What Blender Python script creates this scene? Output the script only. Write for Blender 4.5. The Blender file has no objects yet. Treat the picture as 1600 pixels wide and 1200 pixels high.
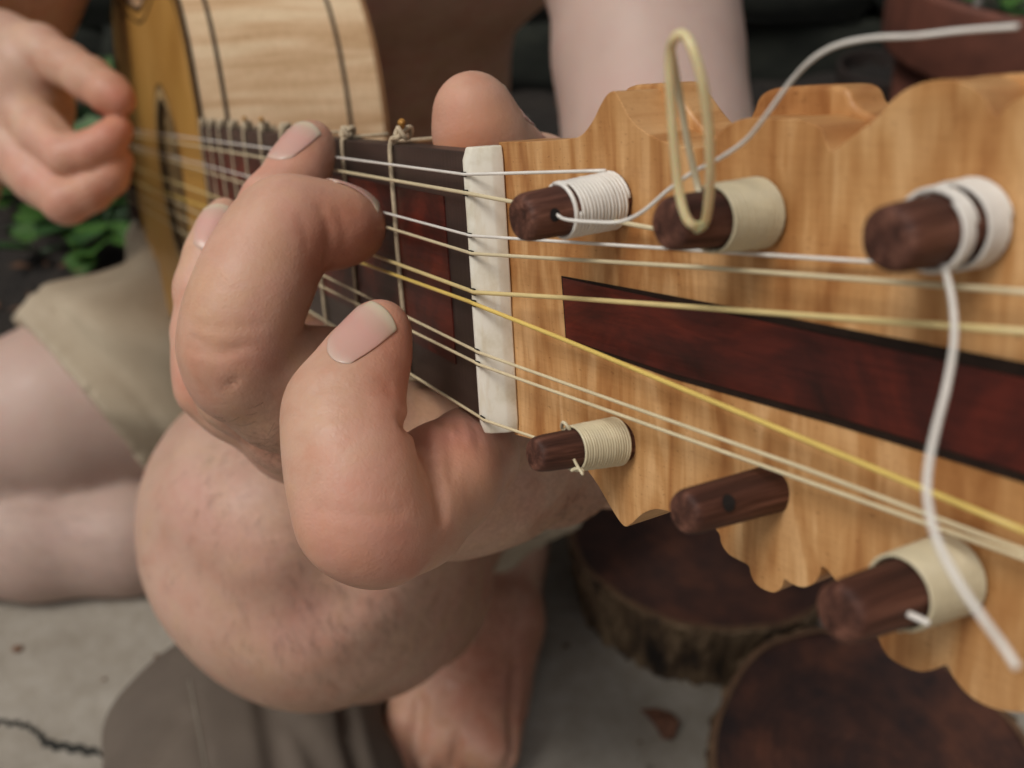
import bpy, bmesh, math, random
import numpy as np
from mathutils import Vector, Matrix
from mathutils.bvhtree import BVHTree
rnd = random.Random(7)
R_ = math.radians
scene = bpy.context.scene
C = scene.collection

# ------------------------------------------------------------ camera, sky, sun, exposure
FPX = 1643.7
PITCH = R_(38); CAMH = 0.62
cp, sp = math.cos(PITCH), math.sin(PITCH)
cam_d = bpy.data.cameras.new('camera'); cam = bpy.data.objects.new('camera', cam_d); C.objects.link(cam)
cam.location = (0, 0, CAMH); cam.rotation_euler = (math.pi / 2 - PITCH, 0, 0)
cam_d.sensor_width = 36; cam_d.lens = 36 * FPX / 1600
cam_d.clip_start = 0.005; cam_d.clip_end = 100
cam_d.dof.use_dof = True; cam_d.dof.focus_distance = 0.188; cam_d.dof.aperture_fstop = 17.5
scene.camera = cam

SUN_EL, SUN_AZ = 59, 236          # azimuth from +Y clockwise, where the light comes from
world = bpy.data.worlds.new('World'); scene.world = world; world.use_nodes = True
wn = world.node_tree; wn.nodes.clear()
wo = wn.nodes.new('ShaderNodeOutputWorld'); wb = wn.nodes.new('ShaderNodeBackground')
sky = wn.nodes.new('ShaderNodeTexSky'); sky.sky_type = 'NISHITA'; sky.sun_disc = False
sky.sun_elevation = R_(SUN_EL); sky.sun_rotation = R_(SUN_AZ)
sky.dust_density = 6; sky.air_density = 1.2
hs = wn.nodes.new('ShaderNodeHueSaturation'); hs.inputs['Saturation'].default_value = 0.12
wn.links.new(sky.outputs[0], hs.inputs['Color']); wn.links.new(hs.outputs[0], wb.inputs['Color'])
wn.links.new(wb.outputs[0], wo.inputs[0]); wb.inputs['Strength'].default_value = 0.06
sd = bpy.data.lights.new('sun', 'SUN'); sun = bpy.data.objects.new('sun', sd); C.objects.link(sun)
sd.energy = 1.5; sd.angle = R_(22); sd.color = (1.0, 0.945, 0.865)
_d = Vector((math.sin(R_(SUN_AZ)) * math.cos(R_(SUN_EL)), math.cos(R_(SUN_AZ)) * math.cos(R_(SUN_EL)), math.sin(R_(SUN_EL))))
sun.rotation_euler = _d.to_track_quat('Z', 'Y').to_euler(); sun.location = _d * 5
scene.view_settings.view_transform = 'Standard'; scene.view_settings.look = 'None'
scene.view_settings.exposure = 0.04; scene.view_settings.gamma = 1
scene.view_settings.use_curve_mapping = False

# ------------------------------------------------------------ frames
M3 = Matrix(((1, 0, 0), (0, -sp, cp), (0, -cp, -sp)))       # camera axes (right, down, forward) -> world
def cw(p): return M3 @ Vector(p) + Vector((0, 0, CAMH))
def V(px, py, d): return cw(((px - 800) / FPX * d, (py - 600) / FPX * d, d))
def rad(rpx, d): return rpx * d / FPX
SC = 0.052 / 0.060
S_ = Vector((-0.40553, -0.21738, 0.88786)); T_ = Vector((0.05704, 0.96340, 0.26193)); N_ = Vector((-0.91230, 0.15686, -0.37829))
T0 = Vector((-0.008637, -0.020439, 0.230182)) * SC
S_.normalize(); T_ = (T_ - S_ * S_.dot(T_)).normalized(); N_ = S_.cross(T_)
LSC = 0.7546
def mat_from(o, a, b, c):
    m = Matrix.Identity(4)
    for i, v in enumerate((a, b, c)):
        for j in range(3): m[j][i] = v[j]
    for j in range(3): m[j][3] = o[j]
    return m
INST = mat_from(cw(T0), M3 @ S_, M3 @ T_, M3 @ N_)          # local (s, t, n) of the instrument
AL = R_(9)
HEADL = Matrix.Translation((0, 0, -0.0035)) @ Matrix(((math.cos(AL), 0, -math.sin(AL), 0), (0, 1, 0, 0), (math.sin(AL), 0, math.cos(AL), 0), (0, 0, 0, 1)))
HEADW = INST @ HEADL
def on_plane(mat, px, py, n=0.0):
    """point of the instrument's own plane that stands at a place of the photograph, in local coordinates"""
    im = mat.inverted(); o = im @ Vector((0, 0, CAMH)); q = im @ V(px, py, 1.0); d = q - o
    k = (n - o.z) / d.z
    return o + d * k
def HP(px, py, n=0.0): return on_plane(HEADW, px, py, n)
def IP(px, py, n=0.0): return on_plane(INST, px, py, n)
def FR(n): return LSC * (1 - 2 ** (-n / 12))

# ------------------------------------------------------------ object helpers
def tag(o, label=None, cat=None, group=None, kind=None):
    if label: o['label'] = label
    if cat: o['category'] = cat
    if group: o['group'] = group
    if kind: o['kind'] = kind
    return o
def empty(name, loc=(0, 0, 0), mat=None):
    o = bpy.data.objects.new(name, None); C.objects.link(o); o.empty_display_size = 0.02
    if mat is not None: o.matrix_world = mat
    else: o.location = loc
    return o
def mk(name, verts, faces, m, parent=None, local=None, smooth=False):
    me = bpy.data.meshes.new(name); me.from_pydata([tuple(v) for v in verts], [], [tuple(f) for f in faces]); me.validate()
    if m: me.materials.append(m)
    if smooth: me.polygons.foreach_set('use_smooth', [True] * len(me.polygons))
    me.update()
    o = bpy.data.objects.new(name, me); C.objects.link(o)
    if parent: o.parent = parent
    if local is not None: o.matrix_local = local
    return o
def fix_normals(o):
    bm = bmesh.new(); bm.from_mesh(o.data); bmesh.ops.recalc_face_normals(bm, faces=bm.faces); bm.to_mesh(o.data); bm.free()
def bevel(o, w, seg=2, ang=40):
    b = o.modifiers.new('bevel', 'BEVEL'); b.width = w; b.segments = seg; b.limit_method = 'ANGLE'; b.angle_limit = R_(ang)
    return o
def smooth_all(o, ang=None):
    o.data.polygons.foreach_set('use_smooth', [True] * len(o.data.polygons))
    if ang:
        o.data.set_sharp_from_angle(angle=R_(ang))
    return o
def catmull(pts, n):
    pts = [Vector(p) for p in pts]; out = []
    P = [pts[0] * 2 - pts[1]] + pts + [pts[-1] * 2 - pts[-2]]
    for i in range(1, len(P) - 2):
        a, b, c, d = P[i - 1:i + 3]
        for k in range(n):
            t = k / n
            out.append(0.5 * ((2 * b) + (c - a) * t + (2 * a - 5 * b + 4 * c - d) * t * t + (3 * b - a - 3 * c + d) * t ** 3))
    out.append(pts[-1]); return out
def tube_data(path, r, seg=8, caps=True):
    path = [Vector(p) for p in path]; n = len(path)
    rs = r if hasattr(r, '__len__') else [r] * n
    vs, fs = [], []
    tang = [(path[min(i + 1, n - 1)] - path[max(i - 1, 0)]).normalized() for i in range(n)]
    up = tang[0].orthogonal().normalized()
    for i in range(n):
        t = tang[i]; up = (up - t * up.dot(t))
        up = up.normalized() if up.length > 1e-9 else t.orthogonal().normalized()
        b = t.cross(up)
        for k in range(seg):
            a = 2 * math.pi * k / seg
            vs.append(path[i] + (up * math.cos(a) + b * math.sin(a)) * rs[i])
    for i in range(n - 1):
        for k in range(seg):
            a = i * seg + k; b2 = i * seg + (k + 1) % seg
            fs.append((a, b2, b2 + seg, a + seg))
    if caps:
        fs.append(tuple(reversed(range(seg)))); fs.append(tuple(range((n - 1) * seg, n * seg)))
    return vs, fs
def tube(name, path, r, m, parent=None, local=None, seg=8):
    v, f = tube_data(path, r, seg); return mk(name, v, f, m, parent, local, True)
def join_data(parts):
    V_, F_ = [], []
    for v, f in parts:
        k = len(V_); V_ += list(v); F_ += [tuple(i + k for i in q) for q in f]
    return V_, F_
def prism(name, poly, z0, z1, m, parent=None, local=None, bev=0):
    n = len(poly)
    vs = [(p[0], p[1], z0) for p in poly] + [(p[0], p[1], z1) for p in poly]
    fs = [tuple(range(n)), tuple(reversed(range(n, 2 * n)))] + [(i, i + n, (i + 1) % n + n, (i + 1) % n) for i in range(n)]
    o = mk(name, vs, fs, m, parent, local); fix_normals(o)
    if bev: bevel(o, bev)
    return o
def box(name, c, s, m, parent=None, local=None, bev=0):
    x, y, z = c; a, b, h = s[0] / 2, s[1] / 2, s[2] / 2
    return prism(name, [(x - a, y - b), (x + a, y - b), (x + a, y + b), (x - a, y + b)], z - h, z + h, m, parent, local, bev)
def lathe_data(prof, seg=32, jit=0, seed=0):
    r0 = random.Random(seed); js = [1 + jit * (r0.random() - .5) for _ in range(seg)]
    vs, fs = [], []
    for (r, z) in prof:
        for k in range(seg):
            a = 2 * math.pi * k / seg; vs.append((r * math.cos(a) * js[k], r * math.sin(a) * js[k], z))
    for i in range(len(prof) - 1):
        for k in range(seg):
            a = i * seg + k; b = i * seg + (k + 1) % seg
            fs.append((a, b, b + seg, a + seg))
    return vs, fs

# ------------------------------------------------------------ materials
class NT:
    def __init__(s, name):
        s.m = bpy.data.materials.new(name); s.m.use_nodes = True; s.t = s.m.node_tree
        s.b = s.t.nodes['Principled BSDF']; s.tc = s.t.nodes.new('ShaderNodeTexCoord')
    def n(s, ty, **kw):
        x = s.t.nodes.new(ty)
        for k, v in kw.items():
            if k in x.inputs.keys(): x.inputs[k].default_value = v
            else: setattr(x, k, v)
        return x
    def l(s, a, b): s.t.links.new(a, b)
    def coords(s, scale=(1, 1, 1), rot=(0, 0, 0), src='Object'):
        mp = s.n('ShaderNodeMapping'); mp.inputs['Scale'].default_value = scale; mp.inputs['Rotation'].default_value = rot
        s.l(s.tc.outputs[src], mp.inputs[0]); return mp.outputs[0]
    def noise(s, co, scale, detail=4, rough=.55, dist=0):
        x = s.n('ShaderNodeTexNoise'); x.inputs['Scale'].default_value = scale; x.inputs['Detail'].default_value = detail
        x.inputs['Roughness'].default_value = rough; x.inputs['Distortion'].default_value = dist
        s.l(co, x.inputs['Vector']); return x.outputs['Fac']
    def ramp(s, fac, stops):
        x = s.n('ShaderNodeValToRGB'); e = x.color_ramp.elements
        while len(e) < len(stops): e.new(0.5)
        for i, (p, c) in enumerate(stops):
            e[i].position = p; e[i].color = (*c, 1) if len(c) == 3 else c
        s.l(fac, x.inputs[0]); return x.outputs[0]
    def mix(s, a, b, fac, mode='MIX'):
        x = s.n('ShaderNodeMix'); x.data_type = 'RGBA'; x.blend_type = mode
        for idx, v in ((0, fac), (6, a), (7, b)):
            if hasattr(v, 'links'): s.l(v, x.inputs[idx])
            else: x.inputs[idx].default_value = v if idx == 0 else (*v, 1)
        return x.outputs[2]
    def bump(s, h, strength, dist=0.001, prev=None):
        x = s.n('ShaderNodeBump'); x.inputs['Strength'].default_value = strength; x.inputs['Distance'].default_value = dist
        s.l(h, x.inputs['Height'])
        if prev is not None: s.l(prev, x.inputs['Normal'])
        s.l(x.outputs[0], s.b.inputs['Normal']); return x.outputs[0]
    def out(s, col, rough=.5, **kw):
        if hasattr(col, 'links'): s.l(col, s.b.inputs['Base Color'])
        else: s.b.inputs['Base Color'].default_value = (*col, 1)
        if hasattr(rough, 'links'): s.l(rough, s.b.inputs['Roughness'])
        else: s.b.inputs['Roughness'].default_value = rough
        for k, v in kw.items(): s.b.inputs[k.replace('_', ' ')].default_value = v
        return s.m

def skin_mat():
    m = NT('skin'); co = m.coords()
    big = m.noise(co, 22, 3); mid = m.noise(co, 110, 4, .6); fine = m.noise(co, 900, 3, .6)
    c = m.ramp(big, [(0.3, (0.52, 0.30, 0.205)), (0.5, (0.60, 0.37, 0.265)), (0.72, (0.64, 0.345, 0.265))])
    c2 = m.ramp(mid, [(0.32, (0.90, 0.83, 0.80)), (0.55, (1, 1, 1)), (0.75, (1.0, 0.96, 0.93))])
    c = m.mix(c, c2, 0.7, 'MULTIPLY')
    c = m.mix(c, m.ramp(m.noise(co, 55, 3, .6, .6), [(.34, (.97, .82, .76)), (.5, (1, 1, 1)), (.66, (1, 1.0, .88))]), .7, 'MULTIPLY')
    ap = m.n('ShaderNodeAttribute'); ap.attribute_name = 'pale'
    c = m.mix(c, m.mix(c, (0.50, 0.385, 0.345), .75), ap.outputs['Fac'])
    at = m.n('ShaderNodeAttribute'); at.attribute_name = 'blush'
    c = m.mix(c, m.mix(c, (0.92, 0.66, 0.61), 1.0, 'MULTIPLY'), at.outputs['Fac'])
    ah = m.n('ShaderNodeAttribute'); ah.attribute_name = 'hair_shade'
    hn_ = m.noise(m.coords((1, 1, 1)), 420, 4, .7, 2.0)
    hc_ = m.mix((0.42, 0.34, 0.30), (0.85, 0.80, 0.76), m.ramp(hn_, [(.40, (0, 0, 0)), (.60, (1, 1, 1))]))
    c = m.mix(c, m.mix(c, hc_, 1.0, 'MULTIPLY'), ah.outputs['Fac'])  # darkens skin for body hair and for shade painted into the colour
    vo = m.n('ShaderNodeTexVoronoi'); vo.inputs['Scale'].default_value = 1500; m.l(co, vo.inputs['Vector'])
    b1 = m.bump(mid, 0.25, 0.0012)
    b2 = m.bump(fine, 0.22, 0.0003, b1)
    vo.feature = 'DISTANCE_TO_EDGE'; vo.inputs['Scale'].default_value = 900
    m.bump(vo.outputs['Distance'], 0.26, 0.00026, b2)
    r = m.ramp(mid, [(0.3, (.42, .42, .42)), (0.7, (.58, .58, .58))])
    mt = m.out(c, r)
    b = m.b; b.inputs['Subsurface Weight'].default_value = 0.28
    b.inputs['Subsurface Radius'].default_value = (1.0, 0.35, 0.2); b.inputs['Subsurface Scale'].default_value = 0.003
    b.inputs['Specular IOR Level'].default_value = 0.40
    return mt
def wood_mat(name, c0, c1, c2, axis=0, stripe=110, fibre=900, rough=.42, dist=6, spec=.35, dark=None):
    """figured wood: cross stripes change along 'axis', fine fibres run along that axis"""
    m = NT(name)
    sc = [9, 9, 9]; sc[axis] = 1.0
    sfib = [fibre] * 3; sfib[axis] = fibre * .05
    # figure (flame): varies fast along axis, slow across
    sfl = [12, 12, 12]; sfl[axis] = stripe
    fl = m.noise(m.coords(tuple(sfl)), 1.0, 3, .6, .9)
    fib = m.noise(m.coords(tuple(sfib)), 1.0, 3, .6)
    pores = m.noise(m.coords(tuple([fibre * 1.6 if i != axis else fibre * .25 for i in range(3)])), 1.0, 2, .6)
    c = m.ramp(fl, [(0.34, c0), (0.5, c1), (0.66, c2)])
    fcol = m.ramp(fib, [(0.3, (0.80, 0.76, 0.70)), (0.6, (1, 1, 1))])
    c = m.mix(c, fcol, 0.55, 'MULTIPLY')
    pc = m.ramp(pores, [(0.27, (0.45, 0.36, 0.3)), (0.36, (1, 1, 1))])
    c = m.mix(c, pc, 0.5, 'MULTIPLY')
    big = m.noise(m.coords((1, 1, 1)), 28, 3)
    c = m.mix(c, m.ramp(big, [(0.3, (0.86, 0.82, 0.76)), (0.65, (1, 1, 1))]), 0.6, 'MULTIPLY')
    m.bump(fib, 0.12, 0.0004)
    return m.out(c, rough, Specular_IOR_Level=spec)
SKIN = skin_mat()
def head_mat():
    m = NT('figured_maple')
    fl = m.noise(m.coords((190, 42, 30)), 1, 3, .5, .6); fl2 = m.noise(m.coords((110, 7, 20)), 1, 2, .5, .3); silk = m.noise(m.coords((1100, 60, 60)), 1, 3, .6, .4)
    fib = m.noise(m.coords((110, 1500, 1500)), 1, 3, .6); pores = m.noise(m.coords((900, 1700, 1700)), 1, 2, .6)
    c = m.ramp(fl, [(.33, (.41, .180, .058)), (.43, (.53, .265, .097)), (.53, (.62, .340, .138)), (.64, (.75, .455, .215))])
    c = m.mix(c, m.ramp(fl2, [(.35, (.78, .70, .62)), (.6, (1, 1, 1))]), .8, 'MULTIPLY')
    c = m.mix(c, m.ramp(silk, [(.3, (.80, .72, .62)), (.6, (1, 1, 1))]), .6, 'MULTIPLY')
    c = m.mix(c, m.ramp(fib, [(.3, (.84, .80, .76)), (.6, (1, 1, 1))]), .35, 'MULTIPLY')
    c = m.mix(c, m.ramp(pores, [(.27, (.42, .33, .27)), (.36, (1, 1, 1))]), .55, 'MULTIPLY')
    st = m.noise(m.coords((1, 1, 1)), 55, 5, .7); c = m.mix(c, m.ramp(st, [(.27, (.62, .52, .42)), (.42, (1, 1, 1))]), .55, 'MULTIPLY')
    n1 = m.bump(fib, .12, .0004); m.bump(fl, .10, .0015, n1)
    return m.out(c, m.ramp(fl, [(.3, (.5, .5, .5)), (.7, (.36, .36, .36))]), Specular_IOR_Level=.35)
HEADWOOD = head_mat()
SIDEWOOD = wood_mat('pale_figured_maple', (0.60, 0.385, 0.21), (0.74, 0.51, 0.31), (0.84, 0.64, 0.42), 1, 110, 700, .4)
TOPWOOD = wood_mat('amber_spruce', (0.42, 0.21, 0.045), (0.48, 0.255, 0.06), (0.54, 0.30, 0.08), 1, 8, 500, .38)
def rose_mat():
    m = NT('red_rosewood'); a = m.noise(m.coords((26, 34, 26)), 1, 5, .62, 1.6); b = m.noise(m.coords((130, 1500, 300)), 1, 3, .6)
    c = m.ramp(a, [(.3, (.022, .006, .005)), (.45, (.060, .010, .007)), (.6, (.125, .018, .010)), (.74, (.21, .036, .017))])
    c = m.mix(c, m.ramp(b, [(.3, (.55, .5, .5)), (.6, (1, 1, 1))]), .7, 'MULTIPLY')
    m.bump(b, .15, .0003); return m.out(c, .42, Specular_IOR_Level=.35)
ROSEWOOD = rose_mat()
EBONY = wood_mat('ebony', (0.028, 0.018, 0.016), (0.040, 0.026, 0.022), (0.055, 0.036, 0.030), 1, 40, 900, .42)
def peg_mat():
    m = NT('peg_rosewood'); a = m.noise(m.coords((420, 420, 22)), 1, 4, .65, .3); b = m.noise(m.coords((1600, 1600, 90)), 1, 3, .6)
    c = m.ramp(a, [(.3, (.035, .013, .009)), (.5, (.090, .034, .022)), (.68, (.20, .085, .056))])
    c = m.mix(c, m.ramp(b, [(.3, (.6, .55, .5)), (.62, (1, 1, 1))]), .8, 'MULTIPLY')
    n1 = m.bump(a, .5, .0008); m.bump(b, .6, .0004, n1); return m.out(c, .62, Specular_IOR_Level=.3)
PEGWOOD = peg_mat()
NECKWOOD = wood_mat('neck_wood', (0.30, 0.15, 0.06), (0.38, 0.2, 0.09), (0.45, 0.26, 0.12), 0, 40, 900, .5)
def plain(name, col, rough=.5, var=.2, scale=60, bump=0, bscale=400, bdist=.0005, **kw):
    m = NT(name); co = m.coords(); nz = m.noise(co, scale, 4)
    lo = tuple(c * (1 - var) for c in col); hi = tuple(min(1, c * (1 + var)) for c in col)
    c = m.ramp(nz, [(0.3, lo), (0.7, hi)])
    if bump: m.bump(m.noise(co, bscale, 4), bump, bdist)
    return m.out(c, rough, **kw)
def bone_mat():
    m = NT('bone'); a = m.noise(m.coords((1, 1, 1)), 160, 4, .6); b = m.noise(m.coords((900, 120, 300)), 1, 3, .6)
    c = m.ramp(a, [(.3, (.66, .60, .47)), (.5, (.80, .755, .65)), (.7, (.84, .80, .71))]); c = m.mix(c, m.ramp(b, [(.3, (.86, .80, .70)), (.5, (1, 1, 1))]), .6, 'MULTIPLY')
    m.bump(b, .15, .0003); return m.out(c, .38)
BONE = bone_mat()
STR_W = plain('white_string', (0.76, 0.72, 0.66), .38, .08, 300)
STR_C = plain('cream_nylon', (0.66, 0.56, 0.36), .35, .08, 200)
STR_Y = plain('yellow_nylon', (0.72, 0.52, 0.14), .35, .08, 200)
STR_C2 = plain('thick_cream_nylon', (0.72, 0.60, 0.34), .3, .08, 200, Subsurface_Weight=.4, Subsurface_Scale=.002)
WIND_C = plain('cream_wound_string', (0.64, 0.56, 0.38), .4, .08, 300)
GUT = plain('gut_cord', (0.50, 0.40, 0.27), .65, .2, 600, .5, 2500, .0003)
GUTB = plain('burnt_gut_end', (0.45, 0.22, 0.05), .4, .3, 900)
BLACK = plain('black_inlay', (0.018, 0.010, 0.007), .6, .3, 400, Specular_IOR_Level=.2)
DARKROSE = plain('rosette_lining', (0.02, 0.012, 0.01), .8, .3)
IVORY = plain('rosette_ivory', (0.42, 0.29, 0.13), .6, .25, 300)
NAIL = None
def nail_mat():
    m = NT('fingernail'); co = m.coords(src='Generated')
    sx = m.n('ShaderNodeSeparateXYZ'); m.l(co, sx.inputs[0])
    at = m.n('ShaderNodeAttribute'); at.attribute_name = 'along'
    c = m.ramp(at.outputs['Fac'], [(0.0, (0.62, 0.44, 0.36)), (0.14, (0.62, 0.36, 0.295)), (0.55, (0.64, 0.35, 0.295)), (0.82, (0.60, 0.39, 0.31)), (0.93, (0.62, 0.50, 0.37))])
    return m.out(c, .33, Subsurface_Weight=.2, Subsurface_Scale=.001)
NAIL = nail_mat()

# ------------------------------------------------------------ signed distance modelling of bodies (numpy surface nets)
class SDF:
    def __init__(s, lo, hi, h):
        s.lo = np.array(lo, dtype=np.float32); s.h = h
        s.n = np.ceil((np.array(hi) - s.lo) / h).astype(int) + 1
        s.g = {}
        s.ax = [s.lo[i] + np.arange(s.n[i], dtype=np.float32) * h for i in range(3)]
    def field(s, name):
        if name not in s.g: s.g[name] = np.full(s.n, 0.05 + 0 * s.h, dtype=np.float32)
        return s.g[name]
    def _sub(s, lo, hi):
        a = np.clip(np.floor((np.array(lo) - s.lo) / s.h).astype(int), 0, s.n); b = np.clip(np.ceil((np.array(hi) - s.lo) / s.h).astype(int) + 1, 0, s.n)
        if np.any(b - a < 1): return None, None
        sl = tuple(slice(a[i], b[i]) for i in range(3))
        return sl, np.meshgrid(*[s.ax[i][sl[i]] for i in range(3)], indexing='ij', sparse=True)
    @staticmethod
    def smin(a, b, k):
        if k <= 0: return np.minimum(a, b)
        h = np.maximum(k - np.abs(a - b), 0) / k
        return np.minimum(a, b) - h * h * k * .25
    def cone(s, g, a, b, ra, rb, k=.004, flat=None):
        F = s.field(g); a = np.array(a, dtype=np.float32); b = np.array(b, dtype=np.float32); m = max(ra, rb) + 3 * k + 3 * s.h
        sl, X = s._sub(np.minimum(a, b) - m, np.maximum(a, b) + m)
        if sl is None: return
        d = b - a; L = float(d @ d) + 1e-12
        q = [X[i] - a[i] for i in range(3)]
        t = np.clip((q[0] * d[0] + q[1] * d[1] + q[2] * d[2]) / L, 0, 1)
        e = [q[i] - d[i] * t for i in range(3)]
        if flat is not None:            # flat = (unit direction, factor): squash along direction
            u, fk = flat; w = e[0] * u[0] + e[1] * u[1] + e[2] * u[2]
            dist = np.sqrt(e[0] ** 2 + e[1] ** 2 + e[2] ** 2 + (fk * fk - 1) * w * w)
        else: dist = np.sqrt(e[0] ** 2 + e[1] ** 2 + e[2] ** 2)
        r = ra + (rb - ra) * t
        F[sl] = s.smin(F[sl], dist - r, k)
    def chain(s, g, pts, k=.004, flat=None):
        for (a, ra), (b, rb) in zip(pts[:-1], pts[1:]): s.cone(g, a, b, ra, rb, k, flat)
    def groove(s, g, pts, amp, w):
        F = s.field(g); pts = [np.array(p, dtype=np.float32) for p in pts]
        P = np.array(pts); sl, X = s._sub(P.min(0) - 3 * w, P.max(0) + 3 * w)
        if sl is None: return
        best = None
        for a, b in zip(pts[:-1], pts[1:]):
            d = b - a; L = float(d @ d) + 1e-12; q = [X[i] - a[i] for i in range(3)]
            t = np.clip((q[0] * d[0] + q[1] * d[1] + q[2] * d[2]) / L, 0, 1)
            dd = sum((q[i] - d[i] * t) ** 2 for i in range(3))
            best = dd if best is None else np.minimum(best, dd)
        F[sl] += amp * np.exp(-best / (w * w))
    def merge(s, a, b, k):
        s.g[a] = s.smin(s.field(a), s.g.pop(b), k)
    def mesh(s, g):
        F = s.g[g]; n = F.shape
        ins = F < 0
        cnt = np.zeros((n[0] - 1, n[1] - 1, n[2] - 1), dtype=np.int8)
        for i in (0, 1):
            for j in (0, 1):
                for k in (0, 1): cnt += ins[i:n[0] - 1 + i, j:n[1] - 1 + j, k:n[2] - 1 + k]
        cell = (cnt > 0) & (cnt < 8)
        idx = np.argwhere(cell); vid = np.full(cell.shape, -1, dtype=np.int64); vid[cell] = np.arange(len(idx))
        acc = np.zeros((len(idx), 3)); num = np.zeros(len(idx))
        co = [(i, j, k) for i in (0, 1) for j in (0, 1) for k in (0, 1)]
        vals = {c: F[idx[:, 0] + c[0], idx[:, 1] + c[1], idx[:, 2] + c[2]] for c in co}
        for c in co:
            for ax in range(3):
                if c[ax] == 0:
                    c2 = list(c); c2[ax] = 1; c2 = tuple(c2); a = vals[c]; b = vals[c2]
                    m = (a < 0) != (b < 0); t = np.where(m, a / np.where(m, a - b, 1), 0)
                    p = np.tile(np.array(c, dtype=float), (len(idx), 1)); p[:, ax] += t
                    acc[m] += p[m]; num[m] += 1
        V_ = s.lo + (idx + acc / num[:, None]) * s.h
        quads = []
        for ax in range(3):
            u, v = (ax + 1) % 3, (ax + 2) % 3
            sl0 = [slice(1, -1)] * 3; sl0[ax] = slice(0, -1); sl1 = list(sl0); sl1[ax] = slice(1, None)
            sl0[ax] = slice(0, n[ax] - 1); sl1[ax] = slice(1, n[ax])
            A = ins[tuple(sl0)]; B = ins[tuple(sl1)]
            for flip, Mk in ((False, A & ~B), (True, ~A & B)):
                e = np.argwhere(Mk)
                if not len(e): continue
                off = np.array([1, 1, 1]); off[ax] = 0; e = e + off
                def cid(du, dv):
                    q = e.copy(); q[:, u] -= du; q[:, v] -= dv; return vid[q[:, 0], q[:, 1], q[:, 2]]
                q = np.stack([cid(1, 1), cid(0, 1), cid(0, 0), cid(1, 0)], 1)
                if flip: q = q[:, ::-1]
                quads.append(q)
        Q = np.concatenate(quads); Q = Q[(Q >= 0).all(1)]
        return V_, Q
def np_mesh(name, parts, m, parent=None, relax=2):
    Vs, Qs, k = [], [], 0
    for v, q in parts: Vs.append(v); Qs.append(q + k); k += len(v)
    v = np.concatenate(Vs); q = np.concatenate(Qs)
    for it in range(relax * 2):                               # Taubin smoothing removes the grid's stairs
        lam = 0.5 if it % 2 == 0 else -0.52
        acc = np.zeros_like(v); c = np.zeros(len(v))
        for a, b in ((0, 1), (1, 2), (2, 3), (3, 0)):
            for x, y in ((a, b), (b, a)):
                for dim in range(3): acc[:, dim] += np.bincount(q[:, x], v[q[:, y], dim], len(v))
                c += np.bincount(q[:, x], minlength=len(v))
        c[c == 0] = 1
        v = v + lam * (acc / c[:, None] - v)
    me = bpy.data.meshes.new(name); me.vertices.add(len(v)); me.vertices.foreach_set('co', v.astype(np.float32).ravel())
    me.loops.add(len(q) * 4); me.loops.foreach_set('vertex_index', q.astype(np.int32).ravel())
    me.polygons.add(len(q)); me.polygons.foreach_set('loop_start', np.arange(0, len(q) * 4, 4, dtype=np.int32))
    me.polygons.foreach_set('use_smooth', np.ones(len(q), dtype=bool))
    me.materials.append(m); me.update(calc_edges=True); me.validate()
    o = bpy.data.objects.new(name, me); C.objects.link(o)
    if parent: o.parent = parent
    return o

# ============================================================ SETTING
def concrete_mat():
    m = NT('concrete'); co = m.coords()
    a = m.noise(co, 9, 5, .6); b = m.noise(co, 60, 5, .65); g = m.noise(co, 600, 3, .6)
    c = m.ramp(a, [(0.3, (0.23, 0.20, 0.16)), (0.5, (0.32, 0.29, 0.245)), (0.7, (0.40, 0.365, 0.315))])
    c = m.mix(c, m.ramp(b, [(0.3, (0.78, 0.75, 0.7)), (0.6, (1, 1, 1))]), .7, 'MULTIPLY')
    sp_ = m.noise(co, 38, 2, .5); c = m.mix(c, m.ramp(sp_, [(0.26, (0.3, 0.27, 0.24)), (0.31, (1, 1, 1))]), .85, 'MULTIPLY')
    n1 = m.bump(b, .4, .004); m.bump(g, .35, .001, n1)
    return m.out(c, .85)
def soil_mat():
    m = NT('dark_soil'); co = m.coords()
    a = m.noise(co, 14, 6, .65); b = m.noise(co, 130, 5, .7)
    c = m.ramp(a, [(0.3, (0.010, 0.008, 0.007)), (0.6, (0.028, 0.021, 0.016)), (0.75, (0.05, 0.035, 0.022))])
    n1 = m.bump(a, .8, .03); m.bump(b, .9, .008, n1); return m.out(c, .95)
def wall_mat():
    m = NT('mossy_stone'); co = m.coords()
    a = m.noise(co, 7, 6, .6); b = m.noise(co, 60, 5, .65)
    c = m.ramp(a, [(0.3, (0.012, 0.014, 0.010)), (0.5, (0.020, 0.023, 0.017)), (0.7, (0.036, 0.038, 0.028))])
    c = m.mix(c, m.ramp(b, [(0.3, (.6, .65, .5)), (.7, (1, 1, 1))]), .6, 'MULTIPLY')
    m.bump(b, .7, .01); return m.out(c, .9)
CONC, SOIL, MOSS = concrete_mat(), soil_mat(), wall_mat()
def grid(name, x0, x1, y0, y1, nx, ny, zf, m, kind='structure'):
    vs = [(x0 + (x1 - x0) * i / nx, y0 + (y1 - y0) * j / ny, 0) for j in range(ny + 1) for i in range(nx + 1)]
    vs = [(x, y, zf(x, y)) for x, y, _ in vs]
    fs = [(j * (nx + 1) + i, j * (nx + 1) + i + 1, (j + 1) * (nx + 1) + i + 1, (j + 1) * (nx + 1) + i) for j in range(ny) for i in range(nx)]
    o = mk(name, vs, fs, m, smooth=True); tag(o, kind=kind); return o
o = grid('concrete_ground', -6, 6, -6, 6, 4, 4, lambda x, y: 0, CONC); tag(o, 'worn grey concrete yard with small pits and a crack')
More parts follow.
